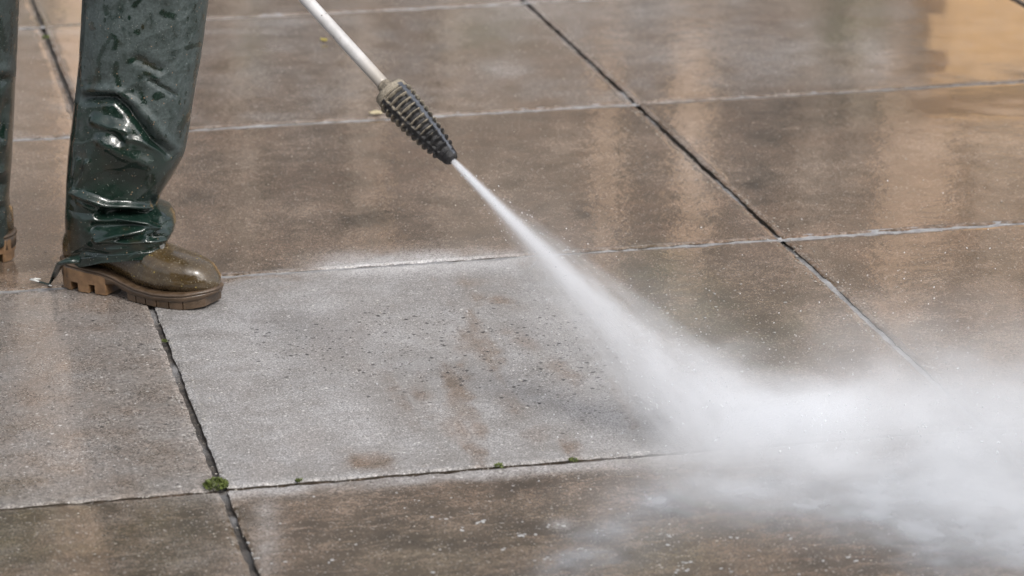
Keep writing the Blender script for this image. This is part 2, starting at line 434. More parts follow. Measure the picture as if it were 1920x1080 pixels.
pv, pf, at_ = [], [], {k: [] for k in ('dirt', 'dark', 'olive', 'pale', 'film', 'pits', 'edge')}
tilt_rng = np.random.RandomState(4)
base_i = 0
for c in range(-7, 9):
    for r in range(-9, 9):
        a_lo, a_hi = A0 + c * LA + GA / 2, A0 + (c + 1) * LA - GA / 2
        b_lo, b_hi = B0 - (r + 1) * LB + GB / 2, B0 - r * LB - GB / 2
        vis = (-2 <= c <= 1) and (-1 <= r <= 4)
        st = .0125 if vis else .25
        na, nb = int((a_hi - a_lo) / st) + 1, int((b_hi - b_lo) / st) + 1
        edge = [0, .003, .010]
        aa = np.concatenate([a_lo + np.array(edge), np.linspace(a_lo + .02, a_hi - .02, na), a_hi - np.array(edge[::-1])])
        bb = np.concatenate([b_lo + np.array(edge), np.linspace(b_lo + .02, b_hi - .02, nb), b_hi - np.array(edge[::-1])])
        Ag, Bg = np.meshgrid(aa, bb)
        ed = np.minimum(np.minimum(Ag - a_lo, a_hi - Ag), np.minimum(Bg - b_lo, b_hi - Bg))
        Z = -.0022 * (1 - np.clip(ed / .004, 0, 1)) ** 2
        tx, ty = tilt_rng.uniform(-.0022, .0022, 2)
        Z = Z + tx * (Ag - (a_lo + a_hi) / 2) + ty * (Bg - (b_lo + b_hi) / 2)
        if vis:
            Z = Z + (fbm(Ag * 3.1, Bg * 3.1, 3, 3) - .5) * .0016
            chip = np.clip(fbm(Ag * 60, Bg * 60, 9, 2) - .5, 0, 1) * (ed < .008)
            Z = Z - chip * .005
            jit = (fbm(Ag * 45, Bg * 45, 21, 3) - .5) * .006 * (ed < .004)
            Ag = Ag + jit * np.sign(Ag - (a_lo + a_hi) / 2) * -1
            Bg = Bg + jit * np.sign(Bg - (b_lo + b_hi) / 2) * -1
        nr, nc = Ag.shape
        X, Y = ab_world(Ag, Bg)
        px, py = to_px(X, np.maximum(Y, 2.5), 0 * X)
        px = np.clip(px, -1500, 3500); py = np.clip(py, -700, 1800)
        wob = (fbm(px / 60, py / 22, 31) - .5)
        # grime cover
        dirt = np.full(X.shape, .92)
        jetx = np.interp(py, [440, 490, 600, 700, 850, 950], [960, 1010, 1170, 1330, 1520, 1560]) + wob * 120
        if r == 2 and c == 0:
            dirt = .03 + .26 * sstep(.42, .70, fbm((px - .35 * py) / 95, py / 110, 57, 4)) + .85 * sstep(-30, 60, px - jetx)
            dirt = np.maximum(dirt, .8 * sstep(28, 2, py - line_px(2, px) + wob * 40) * sstep(700, 520, px))
        elif r == 2 and c < 0:
            dirt = .48 + .35 * wob
        elif r == 3 and c < 0:
            dirt = .72 + .4 * wob
        elif r == 3 and c == 0:
            dirt = .35 + .62 * sstep(4, 34, py - line_px(3, px) + wob * 40)
        elif r == 1:
            dirt = .92 + .4 * wob - .75 * sstep(34, 0, line_px(2, px) - py + wob * 40) * sstep(560, 640, px) * sstep(1000, 860, px)
        elif r <= 0:
            dirt = .68 + .5 * wob
        dirt = np.maximum(dirt, stain(px, py, 'dirt')) if (r == 2) else dirt
        dark = stain(px, py, 'dark'); olive = stain(px, py, 'olive'); pale = stain(px, py, 'pale')
        # clean slabs: sweeping wash marks left by the jet
        sweep = fbm((px - .35 * py) / 60, py / 160, 77, 4)
        if r == 2 and c == 0:
            dirt = np.clip(dirt + .8 * sstep(.46, .80, sweep + .25 * (fbm(px / 16, py / 9, 15, 3) - .5)) * sstep(560, 900, px) * .7, 0, 1)
        film = np.clip(.40 + .5 * dirt + (fbm(px / 140, py / 45, 12) - .5) * .5, 0, 1)
        if r <= 1: film = np.clip(film + .15, 0, 1)
        if c >= 1: film = np.clip(film + .15, 0, 1)
        pool = sstep(1500, 1760, px) * sstep(290, 200, py)
        film = np.clip(np.maximum(np.minimum(film, .95), pool * 1.2), 0, 1.2)
        pits = np.zeros_like(X) + .10
        if r == 2:
            pits = .17 + .83 * np.exp(-((px - 800) / 240) ** 2 - ((py - 660) / 70) ** 2) + .45 * np.exp(-((px - 1060) / 120) ** 2 - ((py - 680) / 110) ** 2)
            pits = pits * (.5 + fbm(px / 50, py / 18, 41))
            if c < 0: pits = .24 + .4 * (fbm(px / 60, py / 25, 41) - .4)
        if r == 3: pits = pits + .12
        if r == 3: dark = np.maximum(dark, .75 * dirt * (.15 + 1.2 * fbm(px / 90, py / 30, 91)))
        if r == 3: film = np.clip(film + .12, 0, .95)
        if r in (1, 2) and c >= 0: dark = np.maximum(dark, .75 * np.clip(dirt - .4, 0, 1) * sstep(.35, .7, fbm(px / 110, py / 34, 93)))
        edg = np.clip(1 - ed / .018, 0, 1)
        pv.append(np.stack([Ag.ravel(), Bg.ravel(), Z.ravel()], 1))
        for k, v in (('dirt', dirt), ('dark', dark), ('olive', olive), ('pale', pale), ('film', film), ('pits', pits), ('edge', edg)):
            at_[k].append(np.broadcast_to(v, X.shape).ravel())
        ii = np.arange(nr * nc).reshape(nr, nc) + base_i
        q = np.stack([ii[:-1, :-1], ii[:-1, 1:], ii[1:, 1:], ii[1:, :-1]], -1).reshape(-1, 4)
        pf.append(q); base_i += nr * nc
        # slab sides
        ring = np.concatenate([ii[0, :], ii[1:, -1], ii[-1, -2::-1], ii[-2:0:-1, 0]])
        rt = pv[-1][ring - (base_i - nr * nc)].copy(); rt[:, 2] -= .0003
        rv = rt.copy(); rv[:, 2] = -.05
        m_ = len(ring)
        pv += [rt, rv]
        for k in at_: at_[k].append(np.full(2 * m_, {'dirt': 1., 'dark': 1.}.get(k, 0.)))
        tt_ = np.arange(m_) + base_i; jj = tt_ + m_
        pf.append(np.stack([tt_, jj, np.roll(jj, -1), np.roll(tt_, -1)], 1)); base_i += 2 * m_
V = np.concatenate(pv); F = np.concatenate(pf)
me = bpy.data.meshes.new('pavement')
me.vertices.add(len(V)); me.vertices.foreach_set('co', V.astype(np.float32).ravel())
me.loops.add(len(F) * 4); me.loops.foreach_set('vertex_index', F.astype(np.int32).ravel())
me.polygons.add(len(F)); me.polygons.foreach_set('loop_start', np.arange(0, len(F) * 4, 4, dtype=np.int32))
me.polygons.foreach_set('use_smooth', np.ones(len(F), bool))
me.update(calc_edges=True); me.validate()
pave = bpy.data.objects.new('pavement', me); C.objects.link(pave); me.materials.append(M_PAVE)
pave.rotation_euler = (0, 0, ROT)
for k in at_: fattr(pave, k, np.concatenate(at_[k]))
tag(pave, kind='structure')

# joint filling: dark and deep along the slabs, pale and nearly full across the far ones
jv, jf, jp = [], [], []
def strip(p0, p1, wd, z, n, pale_fn, z_fn=None):
    b = len(jv)
    p0, p1 = Vector(p0), Vector(p1); t = (p1 - p0).normalized(); s = Vector((-t.y, t.x, 0))
    for i in range(n + 1):
        p = p0 + (p1 - p0) * i / n
        for k in range(5):
            u = (k - 2) / 2
            q = p + s * u * wd / 2
            zz = (z if z_fn is None else z_fn(*to_px(*ab_world(q.x, q.y), 0))) + (float(vnoise(np.array(q.x * 70), np.array(q.y * 70), 3)) - .5) * .004 - .0015 * (1 - u * u)
            jv.append((q.x, q.y, zz))
            wx, wy = ab_world(q.x, q.y)
            ppx, ppy = to_px(wx, max(wy, 2.5), 0)
            jp.append(pale_fn(ppx, ppy))
    for i in range(n):
        for k in range(4):
            o = b + i * 5 + k
            jf.append((o, o + 5, o + 6, o + 1))
def pl_a(px, py):
    k = float(sstep(440, 500, np.array(float(py)))) * (px > 1300)
    return min(1., .16 + .6 * k + .45 * float(sstep(.55, .9, vnoise(np.array(py / 22.), np.array(px / 40.), 8))))
def z_a(px, py): return -.0095 + .0075 * pl_a(px, py)
def pl_b1(px, py): return .95 if px < 1250 else .55
def pl_b2(px, py): return .95 if px > 960 else .75
def pl_dark(px, py): return .0
for c in range(-6, 9):
    strip((A0 + c * LA, -4, 0), (A0 + c * LA, 16, 0), GA + .02, -.016, 900 if -1 <= c <= 2 else 80, pl_a, z_a)
for r in range(-8, 9):
    nn = 700 if -1 <= r <= 4 else 80
    fn = {1: pl_b1, 2: pl_b2, 0: pl_b1}.get(r, pl_dark)
    z = {1: -.0012, 2: -.0012, 0: -.0015}.get(r, -.009)
    strip((-6, B0 - r * LB, 0), (8, B0 - r * LB, 0), GB + .02, z if r in (0, 1, 2) else z - .0021, nn, fn)
joint = mesh_obj('paving_joint', jv, jf, M_JOINT)
joint.rotation_euler = (0, 0, ROT)
fattr(joint, 'pale', jp)
tag(joint, kind='structure')

# ================================================================== BUILDING mirrored in the wet slabs (beyond the top of the picture)
def box(bm, x0, x1, y0, y1, z0, z1):
    vs = [bm.verts.new((x, y, z)) for z in (z0, z1) for y in (y0, y1) for x in (x0, x1)]
    for f in ((0, 2, 3, 1), (4, 5, 7, 6), (0, 1, 5, 4), (2, 6, 7, 3), (0, 4, 6, 2), (1, 3, 7, 5)):
        bm.faces.new([vs[i] for i in f])
WY = 19.0
M_REND = mat_plain('grey_brown_render', (.25, .218, .188), .8, .45, .9)
M_PIL = mat_plain('tan_sandstone', (.78, .57, .41), .8, .35, 2)
M_PIL2 = mat_plain('grey_sandstone', (.44, .375, .315), .8, .35, 2)
M_DARK = mat_plain('dark_timber_frame', (.05, .045, .04), .5, .3, 6)
M_GLASS = mat_plain('window_glass', (.03, .035, .04), .06, .2, 2, 0.)
M_ORANGE = mat_plain('orange_brick', (.88, .55, .26), .8, .25, 9)
bld = empty('building', (0, WY, 0))
tag(bld, 'long rendered building with tan pilasters mirrored faintly in the wet paving', 'building')
bm = bmesh.new(); box(bm, -14, 14, WY, WY + 6, -.06, 7.5); bm_obj('wall', bm, M_REND, bld, False)
def wx(px): return WY * (px - 960) / (FPX * 1.045)
rs = random.Random(8)
for k, (x0, x1, z0, z1) in enumerate(((55, 195, -.05, 7), (405, 430, 2.2, 4.3), (640, 682, 2.6, 4.2), (690, 700, 3.4, 4.6), (826, 868, 2.4, 3.7), (1040, 1060, 3.2, 4.8), (1125, 1172, 2.9, 4.6), (1290, 1352, 2.8, 4.4), (1360, 1372, 2, 3.4),
        (1546, 1600, 3.1, 6), (1640, 1665, 2.6, 3.9), (1705, 1850, 3.0, 4.1), (1712, 1760, 4.103, 5.5), (1905, 1990, 2.9, 5), (520, 560, 3.8, 5.4), (240, 270, 3.5, 5.2), (-160, -60, -.05, 7), (2080, 2180, 0, 7), (2300, 2400, 0, 7), (-420, -330, 0, 7))):
    bm = bmesh.new(); box(bm, wx(x0), wx(x1), WY - rs.uniform(.10, .16), WY - .003, z0, z1); bm_obj('pilaster', bm, M_PIL if k in (0, 3, 6, 7, 11, 12) else M_PIL2, bld, False)
for (x0, x1, z0, z1) in ((215, 365, 2, 6.2), (460, 620, 2.4, 5.6), (710, 800, 2.2, 6), (1195, 1275, 2.4, 5.8), (1380, 1520, 2.6, 5.6), (900, 1090, 5.2, 6.8)):
    bm = bmesh.new(); box(bm, wx(x0), wx(x1), WY - .05, WY - .004, z0, z1); f = bm_obj('window', bm, M_DARK, bld, False)
    bm = bmesh.new(); box(bm, wx(x0) + .06, wx(x1) - .06, WY - .056, WY - .0505, z0 + .06, z1 - .06); bm_obj('pane', bm, M_GLASS, f, False)
for (x0, x1, z1) in ((1602, 1622, 7), (1870, 1892, 6.5)):
    bm = bmesh.new(); box(bm, wx(x0), wx(x1), WY - .1, WY - .004, 0, z1); bm_obj('downpipe', bm, M_DARK, bld, False)
YB = 16.6
def mirrored(px, py):
    p = at(px, py, YB); return p.x, -p.z
bm = bmesh.new()
steps = [(-400, 0, 1775), (0, 38, 1775), (38, 84, 1745), (84, 142, 1772), (142, 160, 1750)]
z_prev = -.05
for k, (y0, y1, xl) in enumerate(steps):
    x0 = mirrored(xl, y1)[0]; z1 = mirrored(xl, y1)[1]
    box(bm, x0, x0 + 3.4, YB, YB + .5 + .003 * k, z_prev + .003, z1); z_prev = z1
bp = bm_obj('brick_wall', bm, M_ORANGE, None, False)
tag(bp, 'orange brick garden wall with toothed end mirrored in the far right slab', 'wall')
bm = bmesh.new()
cpts = [mirrored(1675, 222), mirrored(1760, 208), mirrored(1900, 190), mirrored(2300, 188), mirrored(2300, 250), mirrored(1770, 250)]
fr_ = [bm.verts.new((x, YB - .03, z)) for x, z in cpts]; bk_ = [bm.verts.new((x, YB + .45, z)) for x, z in cpts]
bm.faces.new(fr_); bm.faces.new(bk_[::-1])
for k in range(6): bm.faces.new((fr_[k], fr_[(k + 1) % 6], bk_[(k + 1) % 6], bk_[k]))
bm_obj('sloped_board', bm, M_PIL, bp, False)
bm = bmesh.new()
box(bm, mirrored(1800, 160)[0], mirrored(2300, 160)[0], YB + .1, YB + .3, mirrored(1800, 160)[1] - .05, mirrored(1800, 200)[1] + .1)
bm_obj('board_rail', bm, M_DARK, bp, False)

# unseen brick block added behind the camera to keep low sky out of reflections
hs_ = empty('sky_blocker', (0, -9, 0))
tag(hs_, 'dark brick block added unseen behind the camera to keep the low sky off', 'sky_blocker')
M_DBRICK = mat_plain('dark_brick', (.10, .065, .05), .85, .4, 8)
bm = bmesh.new(); box(bm, -13, 13, -14, -9, -.06, 6.5); bm_obj('wall', bm, M_DBRICK, hs_, False)
bm = bmesh.new()
for a_, b_ in (((-13.4, -8.6, 6.505), (13.4, -8.6, 6.505)), ((-13.4, -11.5, 9.0), (13.4, -11.5, 9.0)), ((-13.4, -14.4, 6.505), (13.4, -14.4, 6.505))):
    bm.verts.new(a_); bm.verts.new(b_)
bm.verts.ensure_lookup_table(); rv = bm.verts
for f_ in ((0, 1, 3, 2), (2, 3, 5, 4), (0, 2, 4), (1, 5, 3), (0, 4, 5, 1)): bm.faces.new([rv[i] for i in f_])
bm_obj('roof', bm, M_DARK, hs_, False)
for x0 in (-10, -6, -1.2, 3.5, 8):
    for z0 in (1.0, 3.9):
        bm = bmesh.new(); box(bm, x0, x0 + 1.3, -8.996, -8.94, z0, z0 + 1.5); f_ = bm_obj('window', bm, M_PIL, hs_, False)
        bm = bmesh.new(); box(bm, x0 + .1, x0 + 1.2, -8.939, -8.93, z0 + .1, z0 + 1.4); bm_obj('pane', bm, M_GLASS, f_, False)

# ================================================================== PERSON
def outline_leg(cfg):
    """One trouser leg: rings placed between the left and right silhouette, folds pushed along the ring normal."""
    ys, Yd = cfg['ys'], cfg['Y']
    nu = cfg.get('nu', 260)
    th = np.linspace(0, 2 * math.pi, nu, endpoint=False)
    rows = []
    for y in ys:
        l, r_ = lerp_tab(y, cfg['left']), lerp_tab(y, cfg['right'])
        cx, hw = (l + r_) / 2, (r_ - l) / 2
        ux = np.cos(th); uy = np.sin(th)
        sq = np.abs(ux) ** 2.3 + np.abs(uy) ** 2.3
        ux = ux / sq ** (1 / 2.3); uy = uy / sq ** (1 / 2.3)
        pxs = cx + hw * ux
        pys = y + cfg['tilt'](y) * np.interp(pxs, [118, 150, 200, 260, 324], [27, 16, 2, -2, 3])
        Yc = Yd + cfg.get('lean', 0) * (y - 480)
        unit = Yc / CP / FPX                                 # metres per picture pixel at the leg
        Yv = Yc - cfg.get('shear', 0) * sstep(360, 470, np.array(float(y))) * hw * ux * unit
        xx = (pxs - 960) / FPX; yy = -(pys - 540) / FPX
        t_ = Yv / (CP + yy * SP)
        X = xx * t_; Z = H + (-SP + yy * CP) * t_
        Y = Yv + hw * uy * unit * cfg.get('deep', .85)
        qx, qy = to_px(X, Y, Z)
        nrm = np.stack([np.cos(th), np.sin(th), 0 * th], 1)
        disp = np.zeros(nu)
        front = np.clip(-uy * 1.4 + .35, 0, 1)
        for pts, sg, am in cfg['folds']:
            dd = polydist(qx, qy, pts); disp += front * (.8 * am) * np.exp(-(dd / sg) ** 2)
        for (bx, by, sx, sy, am) in cfg['bulges']:
            disp += front * am * np.exp(-((qx - bx) / sx) ** 2 - ((qy - by) / sy) ** 2)
        arc = th / (2 * math.pi) * 14
        disp += (fbm(arc, np.full(nu, y / 38.), cfg['seed'], 2) - .5) * .0035 * (1 - .6 * float(y > 440))
        disp += (1 - np.abs(2 * fbm(arc * .9 + y / 60., np.full(nu, y / 55.), cfg['seed'] + 5, 2) - 1)) ** 5 * .0016 * front
        disp += (1 - front) * (fbm(arc, np.full(nu, y / 30.), cfg['seed'] + 3, 3) - .5) * .012
        if 'hem' in cfg: disp += .0022 * (1 if y > ys[0] - 13 else 0)
        if 'hem' in cfg and y > 446: disp *= .25 + .75 * float(sstep(466, 448, np.array(float(y))))
        edge_keep = 1 - .9 * np.abs(ux) ** 6
        disp *= edge_keep
        rows.append((np.stack([X, Y, Z], 1) + nrm * disp[:, None], qx, qy))
    return rows

def bloom_of(px, py, folds_line, drips):
    b = sstep(8, -12, py - np.interp(px, [x for x, y in folds_line], [y for x, y in folds_line]))
    b = np.maximum(b, .85 * sstep(14, 4, polydist(px, py, [(286, 225), (300, 240), (320, 270)])))
    for pts, wd in drips:
        jig = (fbm(px / 5, py / 6, 4, 5) - .5) * 10
        b = b * sstep(wd * .7, wd * 1.25, polydist(px, py, pts) + jig)
    return b
DRIPS = [([(212, 64), (222, 74), (218, 90)], 4.5), ([(212, 66), (198, 88), (190, 105), (187, 130), (186, 152)], 4), ([(222, 118), (217, 135), (225, 158)], 4.5), ([(242, 115), (260, 106), (285, 124), (300, 130)], 5),
         ([(280, 150), (310, 165), (328, 178)], 4), ([(250, 10), (262, 2)], 4), ([(199, 12), (201, 26)], 4), ([(172, 45), (176, 52)], 5), ([(168, 148), (172, 165), (180, 178), (225, 182)], 7), ([(228, 175), (236, 182)], 7),
         ([(266, 175), (270, 190)], 4), ([(350, 90), (372, 84)], 5), ([(290, 180), (300, 176)], 7), ([(258, 58), (260, 60)], 5), ([(335, 235), (352, 215)], 7), ([(150, 100), (153, 160)], 4), ([(305, 24), (325, 30)], 6), ([(272, 136), (296, 150)], 4)]

Y_LEG = 5.185
FY1 = np.concatenate([np.linspace(467, 380, 150), np.linspace(379, -40, 260)])
near_cfg = dict(
    ys=FY1, Y=Y_LEG, seed=11, hem=1, shear=.50,
    left=[(-60, 158), (0, 155), (60, 152), (110, 149), (160, 144), (200, 139), (250, 133), (300, 128), (340, 125), (400, 123), (440, 124), (480, 122), (510, 119)],
    right=[(-60, 400), (0, 391), (60, 383), (115, 375), (150, 368), (200, 360), (250, 353), (285, 346), (302, 339), (330, 323), (360, 304), (380, 294), (384, 306), (390, 319), (400, 327), (415, 330), (430, 327), (443, 319), (450, 314), (462, 315), (475, 319), (510, 322)],
    tilt=lambda y: float(sstep(425, 467, np.array(float(y)))),
    folds=[([(166, -20), (163, 60), (158, 110), (151, 190), (143, 260), (137, 330)], 3, .004), ([(160, 183), (190, 184), (216, 184), (240, 203), (260, 228), (285, 262), (314, 286)], 8, -.017),
           ([(165, 168), (215, 168), (252, 190), (278, 222), (302, 252), (335, 282)], 9, .007),
           ([(180, 224), (205, 234), (232, 240)], 9, .010), ([(196, 262), (230, 288), (270, 304)], 12, .010),
           ([(238, 255), (262, 262), (285, 275), (312, 287)], 6, .006), ([(215, 246), (228, 262)], 6, -.006), ([(240, 244), (240, 272)], 5, .005),
           ([(140, 361), (152, 365), (180, 376), (200, 384), (240, 386), (286, 391)], 6, .015), ([(150, 376), (178, 392)], 5, .007),
           ([(190, 402), (235, 401), (282, 404)], 8, -.024),
           ([(197, 400), (220, 407), (255, 414), (292, 421)], 5, .013), ([(175, 424), (220, 425), (272, 427)], 8, -.014),
           ([(184, 449), (215, 442), (250, 433), (288, 424)], 6, .012), ([(292, 421), (286, 432), (270, 447)], 4.5, .010),
           ([(188, 451), (240, 455), (270, 453), (312, 451)], 3.5, .006), ([(225, 448), (262, 444), (285, 440)], 5, -.008), ([(290, 446), (308, 444)], 5, -.008),
           ([(290, 375), (291, 395), (292, 412)], 5, -.022), ([(298, 402), (326, 408)], 8, .008), ([(300, 385), (322, 394)], 5, -.006), ([(300, 425), (322, 432)], 8, -.008),
           ([(139, 352), (144, 336), (148, 312), (150, 300)], 4.5, .009), ([(142, 357), (155, 332), (168, 304)], 5, .009), ([(142, 350), (156, 318)], 6, -.006),
           ([(200, 470), (240, 462), (290, 460)], 6, .003), ([(242, 483), (262, 472)], 3, .003), ([(135, 480), (160, 470), (200, 478)], 6, -.005), ([(280, 150), (325, 176)], 5, -.006), ([(250, 107), (300, 130)], 9, -.005)],
    bulges=[(240, 262, 55, 45, .012), (330, 200, 60, 50, .008), (170, 290, 30, 60, .004), (230, 80, 70, 70, .006), (220, 340, 60, 26, -.010), (160, 430, 40, 40, .004), (280, 330, 30, 26, .006)])
Y_LEG2 = 5.36
far_cfg = dict(
    ys=np.linspace(452, -60, 180), Y=Y_LEG2, seed=37, nu=160,
    left=[(-60, -190), (0, -188), (150, -186), (300, -186), (400, -184), (480, -186)],
    right=[(-60, 37), (0, 35), (60, 32), (110, 30), (150, 28), (200, 26), (240, 24), (300, 21), (340, 18), (370, 16), (395, 18), (430, 19), (445, 20), (470, 18)],
    tilt=lambda y: 0.0,
    folds=[([(-20, 160), (5, 150), (16, 148)], 9, -.014), ([(-10, 130), (20, 135)], 10, .009), ([(0, 255), (8, 215), (14, 195)], 8, -.012), ([(10, 270), (18, 225)], 8, .008),
           ([(-40, 330), (0, 322), (10, 318)], 9, .011), ([(-40, 350), (12, 345)], 8, -.013), ([(-30, 385), (10, 375)], 7, .010)],
    bulges=[(-60, 260, 60, 60, .010)])

person_root_xy = Vector((-.9, 5.42, 0))
FL = (1.0, 1.0)
def build_trousers(parent):
    vs, fs, bl = [], [], []
    def add_leg(cfg, top, fl, drips):
        rows = outline_leg(cfg)
        nu = len(rows[0][0]); b = len(vs)
        # turned-in hem
        lo = rows[0][0]; ctr = lo.mean(0)
        for k, (ins, up) in enumerate(((.010, .05), (.006, .004))):
            rr = lo + (ctr - lo) / (np.linalg.norm(ctr - lo, axis=1)[:, None]) * ins; rr = rr.copy(); rr[:, 2] = lo[:, 2] + up - (.0 if k == 0 else .004)
            vs.extend(rr); bl.extend(np.zeros(nu))
        for P, px, py in rows:
            vs.extend(P); bl.extend(bloom_of(px, py, fl, drips))
        n_rows = len(rows) + 2
        # up to the hip, above the picture
        last = rows[-1][0]; c0 = last.mean(0); hip = np.array(top)
        for k in range(1, 13):
            t = k / 12
            cc = c0 * (1 - t) + hip * t
            sc_ = 1 + .05 * t
            rr = (last - c0) * sc_; rr[:, 2] *= (1 - t)
            vs.extend(rr + cc); bl.extend(np.ones(nu) * .7)
        n_rows += 12
        for f in grid_faces(n_rows, nu): fs.append(tuple(i + b for i in f))
    add_leg(near_cfg, (-.77, 5.36, .90), [(100, 195), (150, 195), (215, 190), (245, 205), (270, 240), (312, 288), (345, 300), (420, 320)], DRIPS)
    add_leg(far_cfg, (-1.02, 5.54, .90), [(-300, 260), (-50, 200), (0, 160), (16, 140), (60, 160)], [([(-5, 40), (10, 90)], 8), ([(20, 100), (22, 20)], 3)])
    # seat and waist
    b = len(vs); n = 40; c = Vector((-.925, 5.47, 0)); ax = Vector((.19, -.14, 0)).normalized(); ay = Vector((.14, .19, 0)).normalized()
    for k, (z, rx, ry) in enumerate(((.80, .12, .10), (.84, .20, .13), (.92, .225, .155), (1.0, .21, .15), (1.08, .19, .14), (1.10, .18, .13))):
        for i in range(n):
            a = 2 * math.pi * i / n
            p = c + ax * math.cos(a) * rx + ay * math.sin(a) * ry; vs.append((p.x, p.y, z)); bl.append(.6)
    for f in grid_faces(6, n): fs.append(tuple(i + b for i in f))
    fs.append(tuple(b + i for i in range(n))[::-1]); fs.append(tuple(b + 5 * n + i for i in range(n)))
    o = mesh_obj('trousers', vs, fs, M_TROUS, parent)
    fattr(o, 'bloom', bl)
    return o

def skin_mesh(name, joints, edges, radii, mat, parent=None, levels=2):
    me = bpy.data.meshes.new(name); me.from_pydata(joints, edges, []); me.update()
    o = bpy.data.objects.new(name, me); C.objects.link(o)
    m = o.modifiers.new('skin', 'SKIN')
    for i, v in enumerate(me.skin_vertices[0].data):
        v.radius = (radii[i], radii[i]); v.use_root = (i == 0)
    s = o.modifiers.new('sub', 'SUBSURF'); s.levels = levels; s.render_levels = levels
    dg = bpy.context.evaluated_depsgraph_get()
    me2 = bpy.data.meshes.new_from_object(o.evaluated_get(dg))
    bpy.data.objects.remove(o)
    me2.name = name
    o = bpy.data.objects.new(name, me2); C.objects.link(o)
    me2.materials.clear(); me2.materials.append(mat)
    me2.polygons.foreach_set('use_smooth', [True] * len(me2.polygons))
    if parent: o.parent = parent; o.matrix_parent_inverse = Matrix.Translation(-Vector(parent.location))
    return o

# nozzle, lance line and hands
Y_NOZ = 4.60
NOZ = at(849, 301, Y_NOZ)
G_HIT = gp(1392, 850)
jet_dir = (G_HIT - NOZ).normalized()
# the lance runs back up along the line seen in the picture
Q = at(575, 0, Y_NOZ + .185)
lan_dir = (NOZ - Q).normalized()
HAND1 = NOZ - lan_dir * .78; HAND2 = NOZ - lan_dir * 1.12

hipc = Vector((-.925, 5.47, .95))
J = [hipc, (-.93, 5.44, 1.15), (-.93, 5.38, 1.38), (-.92, 5.36, 1.50), (-.91, 5.33, 1.60), (-.90, 5.31, 1.72),
     (-.76, 5.36, .88), (-.655, 5.20, .48), (-.70, 5.19, .10), (-.60, 5.14, .05),
     (-1.0, 5.54, .88), (-1.0, 5.62, .48), (-1.0, 5.62, .10), (-1.04, 5.68, .05),
     (-.74, 5.26, 1.42), tuple((Vector((-.74, 5.26, 1.42)) + HAND1) / 2 + Vector((.03, .05, -.12))), tuple(HAND1 + Vector((-.03, .02, .02))), tuple(HAND1 + Vector((.0, .0, .0))),
     (-1.12, 5.48, 1.42), tuple((Vector((-1.12, 5.48, 1.42)) + HAND2) / 2 + Vector((-.10, .06, -.08))), tuple(HAND2 + Vector((-.03, .03, .03))), tuple(HAND2)]
E_ = [(0, 1), (1, 2), (2, 3), (3, 4), (4, 5), (0, 6), (6, 7), (7, 8), (8, 9), (0, 10), (10, 11), (11, 12), (12, 13), (2, 14), (14, 15), (15, 16), (16, 17), (2, 18), (18, 19), (19, 20), (20, 21)]
RAD = [.13, .12, .14, .055, .085, .07, .08, .055, .038, .03, .08, .055, .038, .03, .055, .042, .03, .038, .055, .042, .03, .038]
person = skin_mesh('person', [tuple(j) for j in J], E_, RAD, M_SKIN)
tag(person, 'person in wet dark green waterproof trousers and brown rubber boots holding the spray lance', 'person')
M_JACK = mat_plain('green_rain_jacket', (.02, .045, .035), .35, .3, 12)
jk = skin_mesh('jacket', [tuple(J[i]) for i in (0, 1, 2, 14, 15, 16, 18, 19, 20)], [(0, 1), (1, 2), (2, 3), (3, 4), (4, 5), (2, 6), (6, 7), (7, 8)],
               [.17, .165, .18, .085, .065, .05, .085, .065, .05], M_JACK, person)
M_HAIR = mat_plain('brown_hair', (.05, .03, .02), .6, .3, 80)
trousers = build_trousers(person)

# hem strap with press stud on the near leg
def on_leg(px, py, out=.004):
    return at(px, py, Y_LEG - .105 + .00 * px) 
